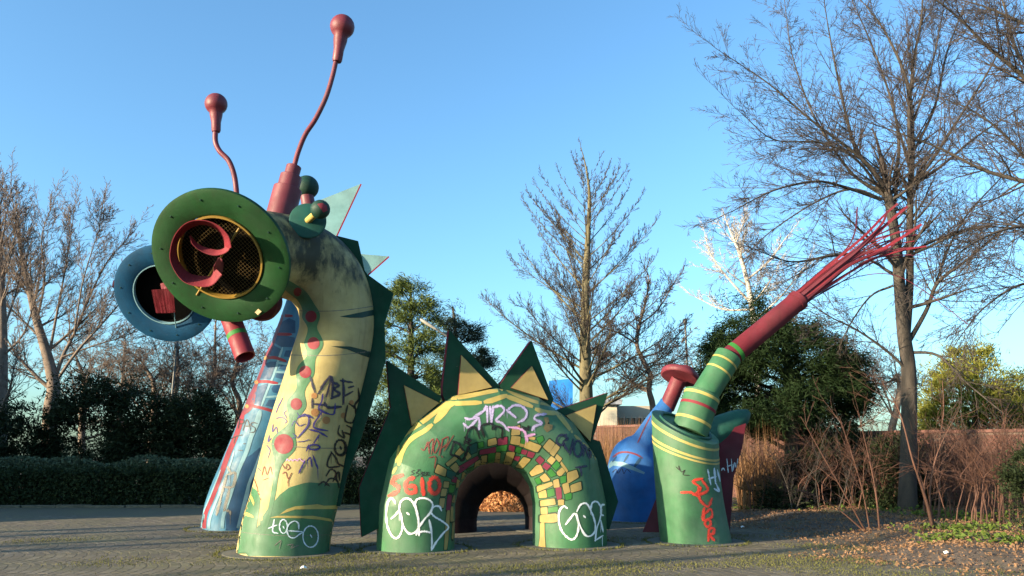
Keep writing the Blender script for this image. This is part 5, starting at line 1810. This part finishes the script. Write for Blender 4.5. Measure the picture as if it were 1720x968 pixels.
# ================================================================== DISTANT BUILDING, HOARDING, LAMPS
b = at(1050, 800, 62)
b.z = 0
bl = thing('white_building', 'low white flat roofed building with dark windows beyond the wall', 'building', b)
WH = plain('white render', 'b8b09c', .9, .08, 1)
p0, p1 = at(1006, 680, 62), at(1036, 680, 62)
q0, q1 = at(1036, 681, 64), at(1100, 681, 64)
MB().box(((p0.x + p1.x) / 2, 63.5, p0.z / 2), p1.x - p0.x, 3, p0.z).build('wall', WH, bl)
MB().box(((q0.x + q1.x) / 2, 66.5, q0.z / 2), q1.x - q0.x + .05, 3.5, q0.z).build('wall', plain('beige render', '988f80', .9, .1, 1), bl)
r0 = at(1008, 672, 62)
MB().box(((p0.x + p1.x) / 2 + .2, 63.2, p0.z + .2), p1.x - p0.x + .3, 3.4, .4).build('roof', plain('grey roof edge', '8a8f96', .7, .1), bl)
for i in range(5):
    x = 1041 + 10 * i
    wq = [at(x, 701, 64.5), at(x + 7.5, 701, 64.5), at(x + 7.5, 713, 64.5), at(x, 713, 64.5)]
    o = MB().prism(wq, Vector((0, .3, 0))).build('window', WH, bl)
    iq = [at(x + 1, 702, 64.3), at(x + 6.5, 702, 64.3), at(x + 6.5, 712, 64.3), at(x + 1, 712, 64.3)]
    MB().prism(iq, Vector((0, .08, 0))).build('pane', plain('window glass', (.02, .025, .03), .1, .1, linear=True), o)
b = at(945, 800, 58)
b.z = 0
hb = thing('hoarding', 'bright blue hoarding glimpsed between arch fins and tree trunk', 'sign', b)
q = [at(922, 640, 58), at(962, 636, 58), at(962, 702, 58), at(922, 706, 58)]
MB().prism(q, Vector((0, .2, 0))).build('board', plain('blue hoarding paint', '2a7fd0', .5, .1), hb)
for x in (926, 958):
    a_ = at(x, 702, 58.3)
    MB().sweep([(a_.x, 58.3, 0), tuple(a_)], .08, 8).build('post', M['concrete'], hb)
STEEL = plain('dark steel', '4c4c4a', .5, .15)


def lamp(label, x, ytop, D, arm=None):
    tp = at(x, ytop, D)
    t = thing('street_lamp', label, 'street lamp', (tp.x, tp.y, 0), 'lamp posts in the park')
    MB().sweep([(tp.x, tp.y, -.02), (tp.x, tp.y, tp.z * .5), tuple(tp)], [.08, .065, .05], 10).build('post', STEEL, t)
    if arm:
        e = at(*arm, D)
        MB().sweep([tuple(tp), tuple(e)], [.05, .04], 8).build('arm', STEEL, t)
        d = (e - tp).normalized()
        MB().sweep([e - d * .2, e, e + d * .25, e + d * .55, e + d * .62], [.04, .06, .08, .07, .03], 10).build('lamp_head', plain('lamp head', '8f8a80', .4, .1), t)
    else:
        MB().lathe(tp, (0, 0, 1), [(0, .05), (.05, .1), (.25, .12), (.3, .03)], 10).build('lamp_head', STEEL, t)


lamp('grey lamp with slanting arm behind the tallest arch fin', 762, 572, 34, (726, 549))
lamp('thin upright lamp post above the pink cap', 1151, 545, 40)
lamp('slim post below the blue eye ring', 296, 585, 42)

# unseen foliage mass and trunks added left of frame to shade hedge and ground
n = 15000
yy = RNG.uniform(10.5, 32, n)
P = np.stack([-26 - RNG.uniform(0, 4, n) - .1 * yy, yy, RNG.uniform(0, 1, n) ** .8 * (7.6 + 1.0 * np.sin(yy * .8) + .6 * np.sin(yy * 2.1))], 1)
V, F = scatter_quads(P, .9, RNG, .2)
S = []
rg = random.Random(5)
for y0, r, h in ((2.6, .22, 9), (3.6, .16, 8), (5.2, .25, 9), (7.3, .2, 9), (-3.2, .20, 8), (-4.2, .28, 9)):
    x0 = -27 + rg.uniform(-1, 1)
    S.append((x0, y0, 0, x0 + rg.uniform(-.2, .2), y0 + rg.uniform(-.15, .15), h, r, r * .4))
    for k in range(26):
        z = rg.uniform(.25, 1) * h
        a = rg.uniform(0, 6.28)
        S.append((x0, y0, z, x0 + 1.6 * math.cos(a), y0 + 1.6 * math.sin(a), z + 1.2, .04, .01))
V2, F2 = seg_tubes(S, 4)
tag(np_obj('shade_trees', np.concatenate([V, V2]), np.concatenate([F, F2 + len(V)]), DARK), 'unseen foliage and trunks added left of frame to cast shade', 'shade_trees', kind='stuff')
